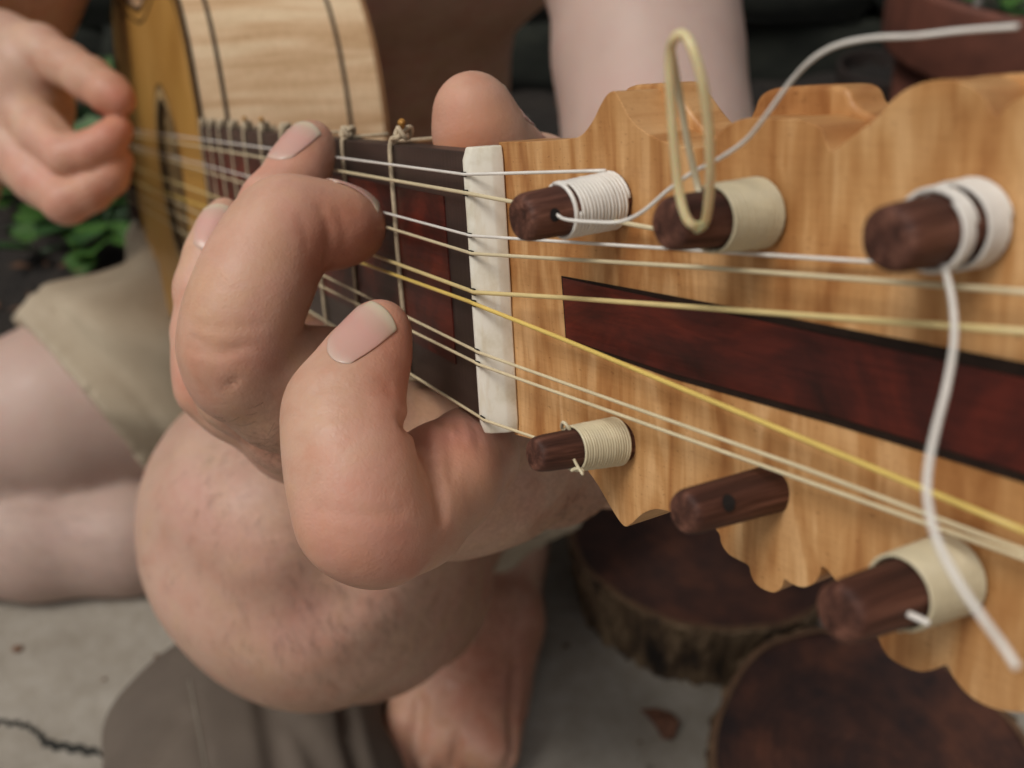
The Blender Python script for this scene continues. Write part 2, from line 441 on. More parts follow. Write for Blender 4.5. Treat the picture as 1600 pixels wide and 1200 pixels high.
def soilz(x, y): return 0.012 + 0.014 * math.sin(x * 9 + 1.3) * math.cos(y * 11) + 0.01 * math.sin(x * 31 + y * 17) + .006 * math.sin(x * 73 - y * 51)
def bedpoly():
    vs, fs = [], []
    nx, ny = 130, 34; 
    for j in range(ny + 1):
        for i in range(nx + 1):
            x = -3 + 6 * i / nx; y0 = .845 + .012 * math.sin(x * 7) ; y = y0 + (2.0 - y0) * j / ny
            vs.append((x, y, -0.004 if j == 0 else soilz(x, y) + .008))
    fs = [(j * (nx + 1) + i, j * (nx + 1) + i + 1, (j + 1) * (nx + 1) + i + 1, (j + 1) * (nx + 1) + i) for j in range(ny) for i in range(nx)]
    o = mk('soil_bed', vs, fs, SOIL, smooth=True); tag(o, 'dark soil bed behind the seated player', kind='structure')
bedpoly()
# mossy stone wall behind the bed: single stones with recessed joints
wall = empty('garden_wall', (0, 1.52, 0)); tag(wall, 'low dark mossy stone wall closing the bed behind the player', 'wall')
wy = 1.5
box('wall_core', (0, 0.13, 0.42), (5.4, 0.2, 0.88), plain('wall_mortar', (0.012, 0.012, 0.010), .95, .3, 30), wall)
rowz = 0.0; ri = 0
stones = []
for _ in range(3):
    hx, hy, hz = .5, .5, .5
    bm = bmesh.new(); bmesh.ops.create_cube(bm, size=1); bmesh.ops.subdivide_edges(bm, edges=bm.edges, cuts=2, use_grid_fill=True)
    for v in bm.verts:
        v.co = v.co * (1 - .10 * (abs(v.co.x) * abs(v.co.z) * 4)) + Vector([rnd.uniform(-.035, .035) for _ in range(3)])
    me = bpy.data.meshes.new('stone'); bm.to_mesh(me); bm.free(); me.materials.append(MOSS)
    me.polygons.foreach_set('use_smooth', [True] * len(me.polygons)); stones.append(me)
while rowz < .84:
    hh = rnd.uniform(.11, .15); x = -2.6 + rnd.uniform(-.1, .1)
    while x < 2.6:
        w = rnd.uniform(.18, .36)
        st = bpy.data.objects.new('stone', rnd.choice(stones)); C.objects.link(st); st.parent = wall
        st.location = (x + w / 2, rnd.uniform(0, .015), rowz + hh / 2); st.scale = (w + .004, .12, hh + .006); x += w
    rowz += hh
# crack
cr = [(-60, 1122), (0, 1129), (40, 1135), (62, 1150), (75, 1163), (120, 1171), (165, 1180), (200, 1189), (260, 1195), (330, 1222), (400, 1230)]
def ground(px, py, z=0.0):
    v = V(px, py, 1) - Vector((0, 0, CAMH)); k = (z - CAMH) / v.z; return Vector((0, 0, CAMH)) + v * k
pts = catmull([ground(*q) for q in cr], 6)
vs = []
for i, p in enumerate(pts):
    w = .0011 + .0011 * abs(math.sin(i * .9)) + (.0012 if 18 < i < 34 else 0); jy = .0016 * math.sin(i * 2.1)
    vs += [(p.x, p.y + w + jy, .0012), (p.x, p.y - w + jy, .0012)]
o = mk('crack', vs, [(2 * i, 2 * i + 1, 2 * i + 3, 2 * i + 2) for i in range(len(pts) - 1)], plain('crack_dirt', (0.02, 0.02, 0.017), .95, .3))
tag(o, 'thin dark crack running across the concrete', kind='structure')

# ---- leafy plants
def leaf_mat(name, a, b):
    m = NT(name); co = m.coords(); c = m.ramp(m.noise(co, 60, 3), [(.3, a), (.7, b)])
    return m.out(c, .45, Transmission_Weight=0.0, Subsurface_Weight=.15, Subsurface_Scale=.002)
LEAFG = leaf_mat('leaf_green', (0.022, 0.065, 0.014), (0.075, 0.17, 0.03))
LEAFD = leaf_mat('leaf_dark', (0.02, 0.055, 0.018), (0.045, 0.11, 0.03))
def leaf_mesh(m, lob=3):
    # broad rounded leaf with scalloped margin, midrib fold
    n = 14; vs = [(0, 0, 0)]; 
    for i in range(n + 1):
        a = -2.5 + 5.0 * i / n; r = .5 * (1 + .13 * math.cos(a * lob * 2)) * (1 - .1 * abs(a) / 2.5)
        vs.append((r * math.sin(a), .45 + r * math.cos(a), .10 * abs(math.sin(a)) - .1 * (r * math.cos(a)) ** 2))
    fs = [(0, i, i + 1) for i in range(1, n + 1)]
    me = bpy.data.meshes.new('leaf'); me.from_pydata(vs, [], fs); me.materials.append(m)
    me.polygons.foreach_set('use_smooth', [True] * len(fs)); return me
LM = [leaf_mesh(LEAFG), leaf_mesh(LEAFD), leaf_mesh(LEAFG, 2)]
def plant(loc, label, n, spread, size, hgt, seed, pots=False):
    r = random.Random(seed); root = empty('leafy_plant', loc); tag(root, label, 'plant')
    parts = []
    for i in range(n):
        a = i * 2.4 + r.uniform(-.3, .3); rr = spread * math.sqrt((i + .5) / n); z = hgt * (1.1 - .6 * rr / spread) * r.uniform(.75, 1.15)
        x, y = rr * math.cos(a), rr * math.sin(a)
        l = bpy.data.objects.new('leaf', LM[i % 3]); C.objects.link(l); l.parent = root; l.location = (x, y, z)
        l.rotation_euler = (r.uniform(-.35, .5), r.uniform(-.35, .35), a - math.pi / 2 + r.uniform(-.5, .5)); s_ = size * r.uniform(.7, 1.25); l.scale = (s_, s_, s_)
        parts.append(tube_data([(0, 0, -.02), (x * .5, y * .5, z * .7), (x, y, z)], .0015, 5))
    v, f = join_data(parts); mk('stem', v, f, LEAFD, root, smooth=True)
    return root
g = ground
plant(g(165, 395) + Vector((0, 0, .015)), 'bright green leafy plant low on the soil below the strumming hand', 30, .075, .042, .05, 1)
plant(g(10, 310) + Vector((0, 0, .015)), 'green leafy plant at the picture edge beside the strumming wrist', 34, .12, .045, .07, 2)
plant(g(118, 215) + Vector((0, 0, .015)), 'leafy plant showing through the gap in the strumming hand', 26, .09, .042, .07, 3)
plant(g(1225, 30) + Vector((0, 0, .01)), 'tiny sprouting plant at the foot of the wall beside the upper arm', 7, .02, .014, .02, 4)
# litter on the soil
LIT = plain('dead_leaf', (0.10, 0.045, 0.02), .8, .5, 90)
parts = []
for i in range(420):
    px, py = rnd.uniform(-1.6, 1.4), rnd.uniform(.87, 1.45); z = soilz(px, py) + .014
    a = rnd.uniform(0, 6.3); s_ = rnd.uniform(.004, .016); c_, d_ = math.cos(a) * s_, math.sin(a) * s_
    parts.append(([(px - c_, py - d_, z), (px - d_ * .4, py + c_ * .4, z + .004), (px + c_, py + d_, z + rnd.uniform(0, .006)), (px + d_ * .5, py - c_ * .5, z + .003)], [(0, 1, 2, 3)]))
v, f = join_data(parts); tag(mk('leaf_litter', v, f, LIT), 'dry brown leaf litter scattered over the soil bed', kind='stuff')
# flake on the concrete
p = g(1030, 1130)
vs = [(-.012, .010, .001), (-.002, .009, .004), (.009, .006, .003), (.013, -.003, .006), (.008, -.014, .004), (.001, -.013, .001), (-.003, -.003, .006), (-.007, .004, .003)]
o = mk('bark_flake', [(p.x + x, p.y + y, z + .0006) for x, y, z in vs] + [(p.x + x * .95, p.y + y * .95, .0002) for x, y, z in vs],
       [tuple(range(8)), tuple(reversed(range(8, 16)))] + [(i, (i + 1) % 8, (i + 1) % 8 + 8, i + 8) for i in range(8)], plain('flake', (0.13, 0.055, 0.03), .85, .4, 200))
tag(o, 'small reddish brown bark flake lying on the concrete', 'bark flake')
for i, (a, b, s_) in enumerate([(247, 1027, .0022), (28, 1015, .003), (885, 1010, .002), (163, 1062, .0014), (1000, 1160, .0012)]):
    q = g(a, b); bm = bmesh.new(); bmesh.ops.create_icosphere(bm, subdivisions=2, radius=s_)
    for v in bm.verts: v.co = Vector((v.co.x * 1.3, v.co.y, v.co.z * .5)) * rnd.uniform(.85, 1.15) + Vector((q.x, q.y, s_ * .35))
    me = bpy.data.meshes.new('pebble'); bm.to_mesh(me); bm.free(); me.materials.append(LIT)
    o = bpy.data.objects.new('pebble', me); C.objects.link(o)
    tag(o, ['dark crumb on bare concrete left of the near knee', 'dark crumb on the concrete at the left picture edge', 'dark crumb on concrete between foot and log slice',
            'tiny crumb on concrete below the larger dark one', 'tiny crumb on concrete beside the bark flake'][i], 'crumb', 'crumbs on the concrete')

# ---- log slices
def bark_mat():
    m = NT('bark'); co = m.coords(); s1 = m.coords((60, 60, 14)); a = m.noise(s1, 1, 5, .65, .4); b = m.noise(co, 260, 4, .6)
    c = m.ramp(a, [(.34, (.015, .010, .007)), (.48, (.13, .080, .042)), (.64, (.32, .22, .125))])
    n1 = m.bump(a, .9, .01); m.bump(b, .5, .002, n1); return m.out(c, .9)
def cut_mat():
    m = NT('stained_cut_wood'); co = m.coords(); gd = m.n('ShaderNodeTexWave'); gd.wave_type = 'RINGS'; gd.rings_direction = 'Z'
    gd.inputs['Scale'].default_value = 60; gd.inputs['Distortion'].default_value = 5; gd.inputs['Detail'].default_value = 3; m.l(co, gd.inputs['Vector'])
    a = m.noise(co, 24, 5, .65)
    c = m.ramp(a, [(.34, (.020, .009, .008)), (.5, (.058, .021, .013)), (.62, (.105, .036, .019)), (.74, (.17, .055, .028))])
    c = m.mix(c, m.ramp(gd.outputs['Fac'], [(.2, (.75, .72, .7)), (.8, (1, 1, 1))]), .7, 'MULTIPLY'); m.bump(a, .25, .002)
    return m.out(c, .6)
BARK, CUT, CAMB = bark_mat(), cut_mat(), plain('cambium', (0.13, 0.068, 0.034), .8, .3, 120)
def log_slice(c, r, h, label, seed, rot):
    rr = random.Random(seed); root = empty('log_slice', (c[0], c[1], 0)); root.rotation_euler = (0, 0, rot); tag(root, label, 'log slice', 'log slices on the concrete')
    seg = 140; ph = [rr.uniform(0, 6.3) for _ in range(8)]
    crev = sorted(rr.uniform(0, 6.283) for _ in range(15))
    def base(a): return 1 + .03 * math.sin(2 * a + ph[0]) + .018 * math.sin(3 * a + ph[1]) + .008 * math.sin(7 * a + ph[2])
    def crack_(a, z):
        d = min(abs(((a + .05 * math.sin(z * 70 + k)) - k + math.pi) % (2 * math.pi) - math.pi) for k in crev)
        return math.exp(-(d / .022) ** 2)
    vs, fs = [], []
    zs = [0.0, .1, .25, .4, .55, .7, .85, .96, 1.0]
    for zi, z in enumerate(zs):
        for k in range(seg):
            a = 2 * math.pi * k / seg
            R = r * base(a) * (1.0 - .12 * (1 - z)) - .006 * crack_(a, z) * (1 if z < .99 else .5) + .0015 * math.sin(23 * a + 9 * z + ph[3]) + .001 * math.sin(51 * a - 14 * z)
            vs.append((R * math.cos(a), R * math.sin(a), h * z + .0004))
    for i in range(len(zs) - 1):
        for k in range(seg):
            q = i * seg + k; w = i * seg + (k + 1) % seg; fs.append((q, w, w + seg, q + seg))
    # inner lip of the bark
    k0 = len(vs)
    for k in range(seg):
        a = 2 * math.pi * k / seg; R = r * base(a) * .955; vs.append((R * math.cos(a), R * math.sin(a), h - .0005))
    t = (len(zs) - 1) * seg
    fs += [(t + k, t + (k + 1) % seg, k0 + (k + 1) % seg, k0 + k) for k in range(seg)]
    mk('bark', vs, fs, BARK, root, smooth=True)
    rings = [0.962, .93, .7, .45, .2]; vs = []; fs = []
    for f_ in rings:
        for k in range(seg):
            a = 2 * math.pi * k / seg; R = r * base(a) * f_; vs.append((R * math.cos(a), R * math.sin(a), h - .0012 + .0006 * math.sin(5 * a + f_ * 20) * (f_ < .9)))
    for i in range(len(rings) - 1):
        for k in range(seg):
            q = i * seg + k; w = i * seg + (k + 1) % seg; fs.append((q, w, w + seg, q + seg))
    fs.append(tuple(range((len(rings) - 1) * seg, len(rings) * seg)))
    mk('cut_face', vs, fs, CUT, root, smooth=True)
    vs = []
    for f_, z in ((.985, h + .0008), (.945, h + .0004)):
        for k in range(seg):
            a = 2 * math.pi * k / seg; R = r * base(a) * f_; vs.append((R * math.cos(a), R * math.sin(a), z + .0006 * math.sin(17 * a)))
    mk('growth_ring', vs, [(k, (k + 1) % seg, (k + 1) % seg + seg, k + seg) for k in range(seg)], CAMB, root, smooth=True)
c1 = ground(1098, 822, .072); log_slice(c1, .098, .072, 'round bark edged log slice beneath the headstock, beside the bare foot', 5, .4)
c2 = ground(1368, 1200, .075); log_slice(c2, .099, .075, 'near log slice with thin pale rim at the lower picture corner', 9, 2.0)

# ---- terracotta pots
TERRA = plain('terracotta', (0.13, 0.042, 0.025), .75, .25, 40, .2, 200, .001)
TERRAD = plain('dark_clay', (0.022, 0.013, 0.010), .8, .3, 40, .2, 200, .001)
def pot(c, r, h, label, m, soil=True):
    root = empty('plant_pot', (c[0], c[1], 0)); tag(root, label, 'plant pot')
    v, f = lathe_data([(0.0, .002), (r * .66, .002), (r * .68, .006), (r * .86, h * .76), (r * .84, h * .76), (r * .60, .02)], 48)
    mk('body', v, f, m, root, smooth=True)
    v, f = lathe_data([(r * .86, h * .75), (r * .955, h * .75), (r * .965, h * .765), (r, h * .985), (r * .99, h), (r * .93, h), (r * .915, h * .98), (r * .86, h * .76)], 48)
    mk('rim', v, f, m, root, smooth=True)
    vs, fs = [(0, 0, h * .84)], []
    for ri_, q in enumerate((.3, .6, .885)):
        for k in range(36): a = k * math.pi / 18; vs.append((r * q * math.cos(a), r * q * math.sin(a), h * .84 + rnd.uniform(-.004, .004)))
    fs = [(0, 1 + k, 1 + (k + 1) % 36) for k in range(36)] + [(1 + i * 36 + k, 1 + i * 36 + (k + 1) % 36, 1 + (i + 1) * 36 + (k + 1) % 36, 1 + (i + 1) * 36 + k)[::-1] for i in range(2) for k in range(36)]
    mk('potting_soil', vs, fs, SOIL, root, smooth=True)
    return root
pz = .30; pc = ground(1640, -38, pz); pot(pc, .150, pz, 'large terracotta flower pot behind the headstock', TERRA)
pc2 = ground(1375, 150, .08); pot(pc2, .06, .12, 'small dark clay pot beside the large terracotta one', TERRAD)
pp = plant(ground(1566, 42, pz * .86), 'green leafy seedling growing in the terracotta pot', 12, .028, .020, .045, 12)
o = tube('dry_stick', catmull([(pc.x - .085, pc.y - .045, pz * .83), (pc.x - .078, pc.y - .04, pz + .03), (pc.x - .066, pc.y - .02, pz + .12)], 5), .0045, plain('grey_stick', (0.22, 0.2, 0.18), .8, .2, 90))
tag(o, 'grey dry stick standing in the terracotta pot', 'stick')

# ============================================================ INSTRUMENT
gt = empty('guitar', mat=INST); tag(gt, 'ten string early guitar with scalloped flame maple headstock held by the player', 'guitar')
IDM = Matrix.Identity(4)
def gp(name, v, f, m, **k): return mk(name, v, f, m, gt, IDM, **k)
SJ = 0.331                                                    # where the neck meets the body
def hw(s): return .0258 + .0148 * s
# fingerboard
FB = [(-.0039, -hw(0)), (SJ + .012, -hw(SJ)), (SJ + .012, hw(SJ)), (-.0039, hw(0))]
o = prism('fingerboard', FB, -.005, 0.0, EBONY, gt, IDM, .0004)
a = IP(692, 306); b = IP(716, 570)
s0 = (a.x + b.x) / 2
tA, tB = a.y, b.y
o = prism('fingerboard_inlay', [(s0, tA), (SJ + .004, tA * hw(SJ) / hw(0)), (SJ + .004, tB * hw(SJ) / hw(0)), (s0, tB)], -.001, .00025, ROSEWOOD, gt, IDM)
# neck
vs, fs = [], []
NS = 14; sec = 12
for i in range(NS + 1):
    s = -.006 + (SJ + .004) * i / NS; w = hw(max(s, 0)) - .0002; dep = .016 + .004 * i / NS + (0.03 * max(0, (i - 12) / 2) ** 2)
    for k in range(sec + 1):
        a_ = math.pi * k / sec; vs.append((s, -w * math.cos(a_), -.005 - dep * math.sin(a_) ** .8))
for i in range(NS):
    for k in range(sec): q = i * (sec + 1) + k; fs.append((q, q + 1, q + sec + 2, q + sec + 1))
    fs.append((i * (sec + 1), (i + 1) * (sec + 1), (i + 1) * (sec + 1) + sec, i * (sec + 1) + sec))
fs.append(tuple(range(sec + 1))); fs.append(tuple(range(NS * (sec + 1), (NS + 1) * (sec + 1))))
o = gp('neck', vs, fs, NECKWOOD, smooth=True); fix_normals(o)
# nut: rounded bone block, leaning a little, one string notch step
nv = []; prof = [(-.0040, -.0045), (-.0040, .0014), (-.0044, .0020), (-.0052, .0021), (-.0064, .0012), (-.0081, -.0022), (-.0082, -.0045)]
ts = np.linspace(-.0268, .0268, 25)
for t in ts:
    e = max(0, abs(t) - .0256) / .0012; k = 1 - .22 * e * e
    for (s, n) in prof: nv.append((-.0064 + (s + .0064) * k + (.00025 if t > .0 else 0), t, -.0045 + (n + .0045) * (1 - .1 * e * e)))
m_ = len(prof)
nf = [(i * m_ + k, i * m_ + (k + 1) % m_, (i + 1) * m_ + (k + 1) % m_, (i + 1) * m_ + k) for i in range(len(ts) - 1) for k in range(m_)] + [tuple(range(m_)), tuple(range((len(ts) - 1) * m_, len(ts) * m_))]
o = gp('nut', nv, nf, BONE); fix_normals(o); bevel(o, .0006, 3, 20); smooth_all(o)

# headstock -----------------------------------------------------------
def hpoly(px, n=0.0): return [(q.x, q.y) for q in (HP(a, b, n) for a, b in px)]
def dens(poly, n=3, closed=True):
    p = [Vector((a, b, 0)) for a, b in poly]; return [(q.x, q.y) for q in catmull(p, n)]
topf = [(779, 222), (842, 221), (888, 217), (908, 211), (925, 190), (940, 160), (950, 146), (960, 143), (968, 155), (984, 185), (1004, 204), (1034, 220), (1062, 228), (1092, 232), (1112, 224),
        (1126, 206), (1146, 191), (1172, 184), (1205, 186), (1236, 185), (1262, 190), (1282, 200), (1291, 222), (1299, 236), (1318, 224), (1345, 203), (1372, 182), (1392, 158), (1415, 140), (1445, 128), (1480, 124),
        (1512, 132), (1536, 150), (1549, 172), (1560, 182), (1572, 168), (1600, 150), (1640, 140)]
botf = [(804, 679), (830, 686), (872, 700), (905, 722), (930, 752), (950, 786), (966, 812), (977, 823), (988, 817), (1004, 803), (1024, 796), (1046, 800), (1070, 812), (1100, 815), (1122, 832), (1127, 850), (1138, 866), (1155, 876), (1169, 884),
        (1173, 898), (1180, 912), (1194, 922), (1210, 926), (1221, 918), (1225, 906), (1236, 912), (1252, 918), (1268, 914), (1279, 902), (1284, 886), (1300, 900), (1320, 930), (1350, 970), (1371, 996),
        (1378, 1012), (1390, 1028), (1412, 1042), (1438, 1050), (1460, 1046), (1478, 1040), (1488, 1056), (1506, 1080), (1532, 1099), (1562, 1110), (1600, 1114), (1640, 1112)]
tf = dens(hpoly(topf), 4); bf = dens(hpoly(botf), 4)
ext = [(-.122, -.026), (-.134, -.030), (-.146, -.024), (-.152, -.012), (-.156, 0.002), (-.152, .014), (-.146, .024), (-.134, .032), (-.124, .030)]
ext = [(x * .0 + x, y) for x, y in ext]
lastt, lastb = tf[-1], bf[-1]
ext = [(min(x, min(lastt[0], lastb[0]) - .002), y) for x, y in ext]
face = tf + dens(ext, 3) + bf[::-1]
HT = 0.0092
o = prism('headstock', face, -HT, 0, HEADWOOD, gt, HEADL); bevel(o, .0005, 2, 30); 
HEADOBJ = o
# deeper carved layer behind the face, a little inside / outside of it (thickness with stepped moulding)
topb = [(800, 236), (905, 232), (945, 190), (972, 145), (985, 134), (1010, 131), (1045, 131), (1060, 150), (1085, 185), (1112, 212), (1135, 215), (1160, 200), (1176, 172), (1184, 152), (1204, 139), (1250, 134), (1306, 134), (1324, 143), (1333, 162), (1352, 176),
        (1385, 188), (1420, 172), (1450, 145), (1500, 124), (1560, 116), (1640, 112)]
botb = [(830, 672), (890, 692), (930, 720), (962, 765), (990, 800), (1040, 780), (1100, 800), (1150, 850), (1200, 890), (1250, 890), (1290, 872), (1350, 950), (1400, 1005), (1470, 1015), (1520, 1065), (1600, 1085), (1640, 1085)]
def layer(name, tpx, bpx, n0, n1, m, inset):
    tb = dens(hpoly(tpx, n0), 4); bb = dens(hpoly(bpx, n0), 4)
    x_end = min(tb[-1][0], bb[-1][0])
    e = [(min(x, x_end - .001) + .002, y * .93) for x, y in ext]
    o = prism(name, tb + e + bb[::-1], n1, n0, m, gt, HEADL); bevel(o, .0008, 3, 30); return o
layer('headstock_back', topb, botb, -HT + .0002, -.0160, HEADWOOD, 0)
# moulded ledge at the first peak
led = [(HP(958, 152, -.0045).x, HP(958, 152, -.0045).y)]
# wedge inlay
w_out = hpoly([(878, 431), (1050, 462), (1300, 509), (1600, 566), (1700, 586), (1700, 800), (1600, 754), (1300, 662), (1050, 591), (885, 531)])
o = prism('inlay_border', w_out, -.001, .00015, BLACK, gt, HEADL)
w_in = hpoly([(881, 434), (1050, 471), (1300, 525), (1600, 590), (1700, 612), (1700, 780), (1600, 737), (1300, 648), (1050, 582), (887, 529)])
o = prism('wedge_inlay', w_in, -.001, .00030, ROSEWOOD, gt, HEADL)

# pegs -----------------------------------------------------------------
HI = HEADW.inverted()
def ray_axis(px, py, base):
    """point on the peg's axis line (normal of the headstock through base) nearest to the view ray; returns local point"""
    o = HI @ Vector((0, 0, CAMH)); d = (HI @ V(px, py, 1.0) - o).normalized(); u = Vector((0, 0, 1)); w = base - o
    # closest points between base + a*u and o + b*d
    b = u.dot(d); a = (b * d.dot(w) - u.dot(w)) / (1 - b * b); bb = (d.dot(w) - b * u.dot(w)) / (1 - b * b)
    return (base + u * a), (o + d * bb)
pegs = []
def make_peg(base_px, tip_px, rtip, rbase, label, seed):
    B = HP(*base_px); pa, pr = ray_axis(*tip_px, B)
    Tp = pr; ax = (Tp - B); L = ax.length; ax.normalize()
    q = ax.to_track_quat('Z', 'Y').to_matrix().to_4x4()
    Lm = HEADL @ Matrix.Translation(B) @ q
    r0 = random.Random(seed); seg = 24
    prof = [(rbase * 1.02, -.019), (rbase, 0), (rtip * 1.0, L - .0014), (rtip * .985, L - .0009), (rtip * .94, L - .00045), (rtip * .86, L - .00012), (rtip * .76, L), (rtip * .4, L + .00005), (0.00001, L + .00005)]
    prof = [(rbase + (rtip - rbase) * (-.019 / L), -.019)] + [(rbase + (rtip - rbase) * k / 8, L * k / 8) for k in range(8)] + prof[2:]
    vs, fs = lathe_data(prof, seg)
    # hand whittled: slight facets
    vs = [(x * (1 + .018 * math.sin(math.atan2(y, x) * 5 + seed) + .006 * math.sin(z * 900 + seed)), y * (1 + .018 * math.sin(math.atan2(y, x) * 5 + seed)), z) for x, y, z in vs]
    o = mk('peg', vs, fs, PEGWOOD, gt, Lm, True); o['label'] = label; smooth_all(o, 50)
    # the grip behind the headstock
    k = mk('peg_grip', *lathe_data([(rbase * .9, -.016), (rbase * 1.3, -.020), (rbase * 1.1, -.024), (rbase * 1.9, -.032), (rbase * 2.0, -.038), (rbase * 1.2, -.043), (0.0001, -.044)], 20), PEGWOOD, o, IDM, True)
    k.scale = (1, .45, 1)
    pegs.append((o, L, rtip, rbase, Lm)); return o, L
def peg_r(o, z): 
    for q in pegs:
        if q[0] is o: return q[3] + (q[2] - q[3]) * z / q[1]
def winding(peg, z0, z1, sr, m, name='string_winding', rad_add=0.0, turns=None, seg=6, bulge=0.0, ph=0, close=1.0):
    pitch = 2 * sr * close; n = turns or max(1, abs(z1 - z0) / pitch); st = int(n * 26)
    path = []
    for i in range(st + 1):
        t = i / st; a = ph + 2 * math.pi * n * t; z = z0 + (z1 - z0) * t + sr * .06 * math.sin(a * .53 + 1); R = peg_r(peg, z) + sr * .9 + rad_add + sr * .07 * math.sin(a * .37 + n) + sr * .05 * math.sin(a * 1.13) + bulge * math.sin(math.pi * t)
        path.append((R * math.cos(a), R * math.sin(a), z))
    return tube(name, path, sr, m, peg, IDM, seg)
def loc_of(Lm, world): return (INST @ Lm).inverted() @ world

W_ = lambda peg: [q for q in pegs if q[0] is peg][0]
p1, L1 = make_peg((962, 312), (812, 342), .0036, .0040, 'brown peg wound with white string, nearest the nut', 1)
p2, L2 = make_peg((1190, 332), (1042, 351), .0034, .0041, 'brown peg with cream winding and a standing loop', 2)
p3, L3 = make_peg((1522, 348), (1384, 374), .0035, .0040, 'dark peg with a split white winding', 3)
p4, L4 = make_peg((972, 688), (834, 711), .0029, .0035, 'short brown peg with cream winding below the nut', 4)
p5, L5 = make_peg((1205, 764), (1066, 802), .0031, .0034, 'bare brown peg without any string, its hole showing', 5)
p6, L6 = make_peg((1490, 896), (1308, 960), .0035, .0041, 'fat brown peg with cream winding and a cut string end', 6)

def wind_at(pk, pxa, pxb):
    """z range on a peg's axis between two picture places"""
    pass
winding(p1, L1 * .04, L1 * .55, .00033, STR_W, rad_add=0)
winding(p1, L1 * .565, L1 * .60, .00036, STR_W, turns=1.1, name='loose_turn', ph=1.0)
winding(p2, L2 * .03, L2 * .56, .00028, WIND_C, rad_add=.0002, close=.95)
winding(p3, L3 * .03, L3 * .29, .00029, STR_W, rad_add=.0004, close=.98)
winding(p3, L3 * .40, L3 * .53, .00032, STR_W, rad_add=.0002, close=.95, name='loose_turn')
winding(p4, L4 * .06, L4 * .58, .00026, WIND_C, rad_add=.0002, close=.95)
winding(p6, L6 * .03, L6 * .50, .00028, WIND_C, rad_add=.0003, close=.95)
# string holes
HOLE = plain('peg_hole', (0.008, 0.005, 0.004), .9, .2)
def hole(peg, px, py, r, dlt=.0003):
    pl = W_(peg); M = INST @ pl[4]; Mi = M.inverted(); o = Mi @ Vector((0, 0, CAMH)); d = (Mi @ V(px, py, 1) - o).normalized()
    # hit cylinder of the peg
    R = (pl[2] + pl[3]) / 2; A = d.x ** 2 + d.y ** 2; B = 2 * (o.x * d.x + o.y * d.y); Cc = o.x ** 2 + o.y ** 2 - R * R
    D = B * B - 4 * A * Cc
    if D < 0: D = 0
    h = o + d * ((-B - math.sqrt(D)) / (2 * A))
    nrm = Vector((h.x, h.y, 0)).normalized(); u = nrm.cross(Vector((0, 0, 1))); vs = []
    for k in range(14):
        a = k * 2 * math.pi / 14; q = h + u * math.cos(a) * r + Vector((0, 0, 1)) * math.sin(a) * r * .9
        e = Vector((q.x, q.y, 0)).normalized() * (peg_r(peg, q.z) * 1.025 + dlt * .4); vs.append((e.x, e.y, q.z))
    mk('string_hole', vs, [tuple(range(14))], HOLE, peg, IDM)
    return M @ h
h1 = hole(p1, 867, 336, .0010)
hole(p5, 1138, 786, .0012)
# loose ends of strings, given as places with their distance from the lens
def tail(peg, pts, r, m, name='string_tail', n=8):
    pl = W_(peg); Mi = (INST @ pl[4]).inverted()
    return tube(name, [Mi @ q for q in catmull([V(*q) for q in pts], n)], r, m, peg, IDM, 8)
def dep(w): v = w - Vector((0, 0, CAMH)); return v.dot(M3 @ Vector((0, 0, 1)))
d1 = dep(h1)
tail(p1, [(868, 334, d1 + .0006), (885, 343, d1 - .0012), (930, 347, d1 - .004), (970, 346, d1 - .006), (1005, 330, d1 - .009), (1045, 296, d1 - .013), (1085, 268, d1 - .018), (1120, 250, d1 - .021), (1165, 219, d1 - .026), (1200, 176, d1 - .031), (1235, 128, d1 - .035),
          (1270, 92, d1 - .039), (1310, 70, d1 - .042), (1365, 59, d1 - .045), (1430, 56, d1 - .048), (1500, 48, d1 - .05), (1592, 41, d1 - .053)], .00027, STR_W)
d2 = dep((INST @ W_(p2)[4]) @ Vector((0, 0, L2 * .8)))
tail(p2, [(1100, 352, d2 - .003), (1083, 352, d2 - .0055), (1070, 335, d2 - .006), (1060, 290, d2 - .007), (1052, 210, d2 - .010), (1047, 130, d2 - .013), (1047, 82, d2 - .015), (1054, 60, d2 - .017), (1068, 54, d2 - .018), (1082, 76, d2 - .019), (1098, 130, d2 - .018),
          (1107, 200, d2 - .015), (1110, 270, d2 - .011), (1106, 325, d2 - .006), (1100, 350, d2 - .0035), (1088, 358, d2 - .005)], .00058, STR_C2, 'standing_loop')
tail(p2, [(1050, 80, d2 - .012), (1062, 150, d2 - .006), (1074, 220, d2 - .002), (1090, 290, d2 + .001), (1098, 335, d2 - .001)], .00045, WIND_C, 'string_tail')
d3 = dep((INST @ W_(p3)[4]) @ Vector((0, 0, L3 * .5)))
tail(p3, [(1466, 402, d3), (1476, 420, d3 - .001), (1488, 470, d3 - .004), (1491, 530, d3 - .007), (1480, 600, d3 - .010), (1465, 660, d3 - .012), (1452, 720, d3 - .0135), (1449, 775, d3 - .0145), (1463, 840, d3 - .016), (1495, 905, d3 - .018), (1535, 965, d3 - .020), (1568, 1010, d3 - .021), (1590, 1044, d3 - .022)], .00037, STR_W)
d4 = dep((INST @ W_(p4)[4]) @ Vector((0, 0, L4 * .6)))
tail(p4, [(900, 690, d4 + .001), (888, 668, d4 - .0005), (880, 660, d4), (878, 668, d4 + .002), (884, 676, d4 + .003)], .00030, WIND_C, 'loose_turn')
tail(p4, [(896, 716, d4 - .0025), (902, 728, d4 - .004), (911, 742, d4 - .005)], .00024, WIND_C)
tail(p4, [(893, 735, d4 - .0022), (902, 732, d4 - .003), (912, 737, d4 - .0035)], .0003, WIND_C)
d6 = dep((INST @ W_(p6)[4]) @ Vector((0, 0, L6 * .55)))
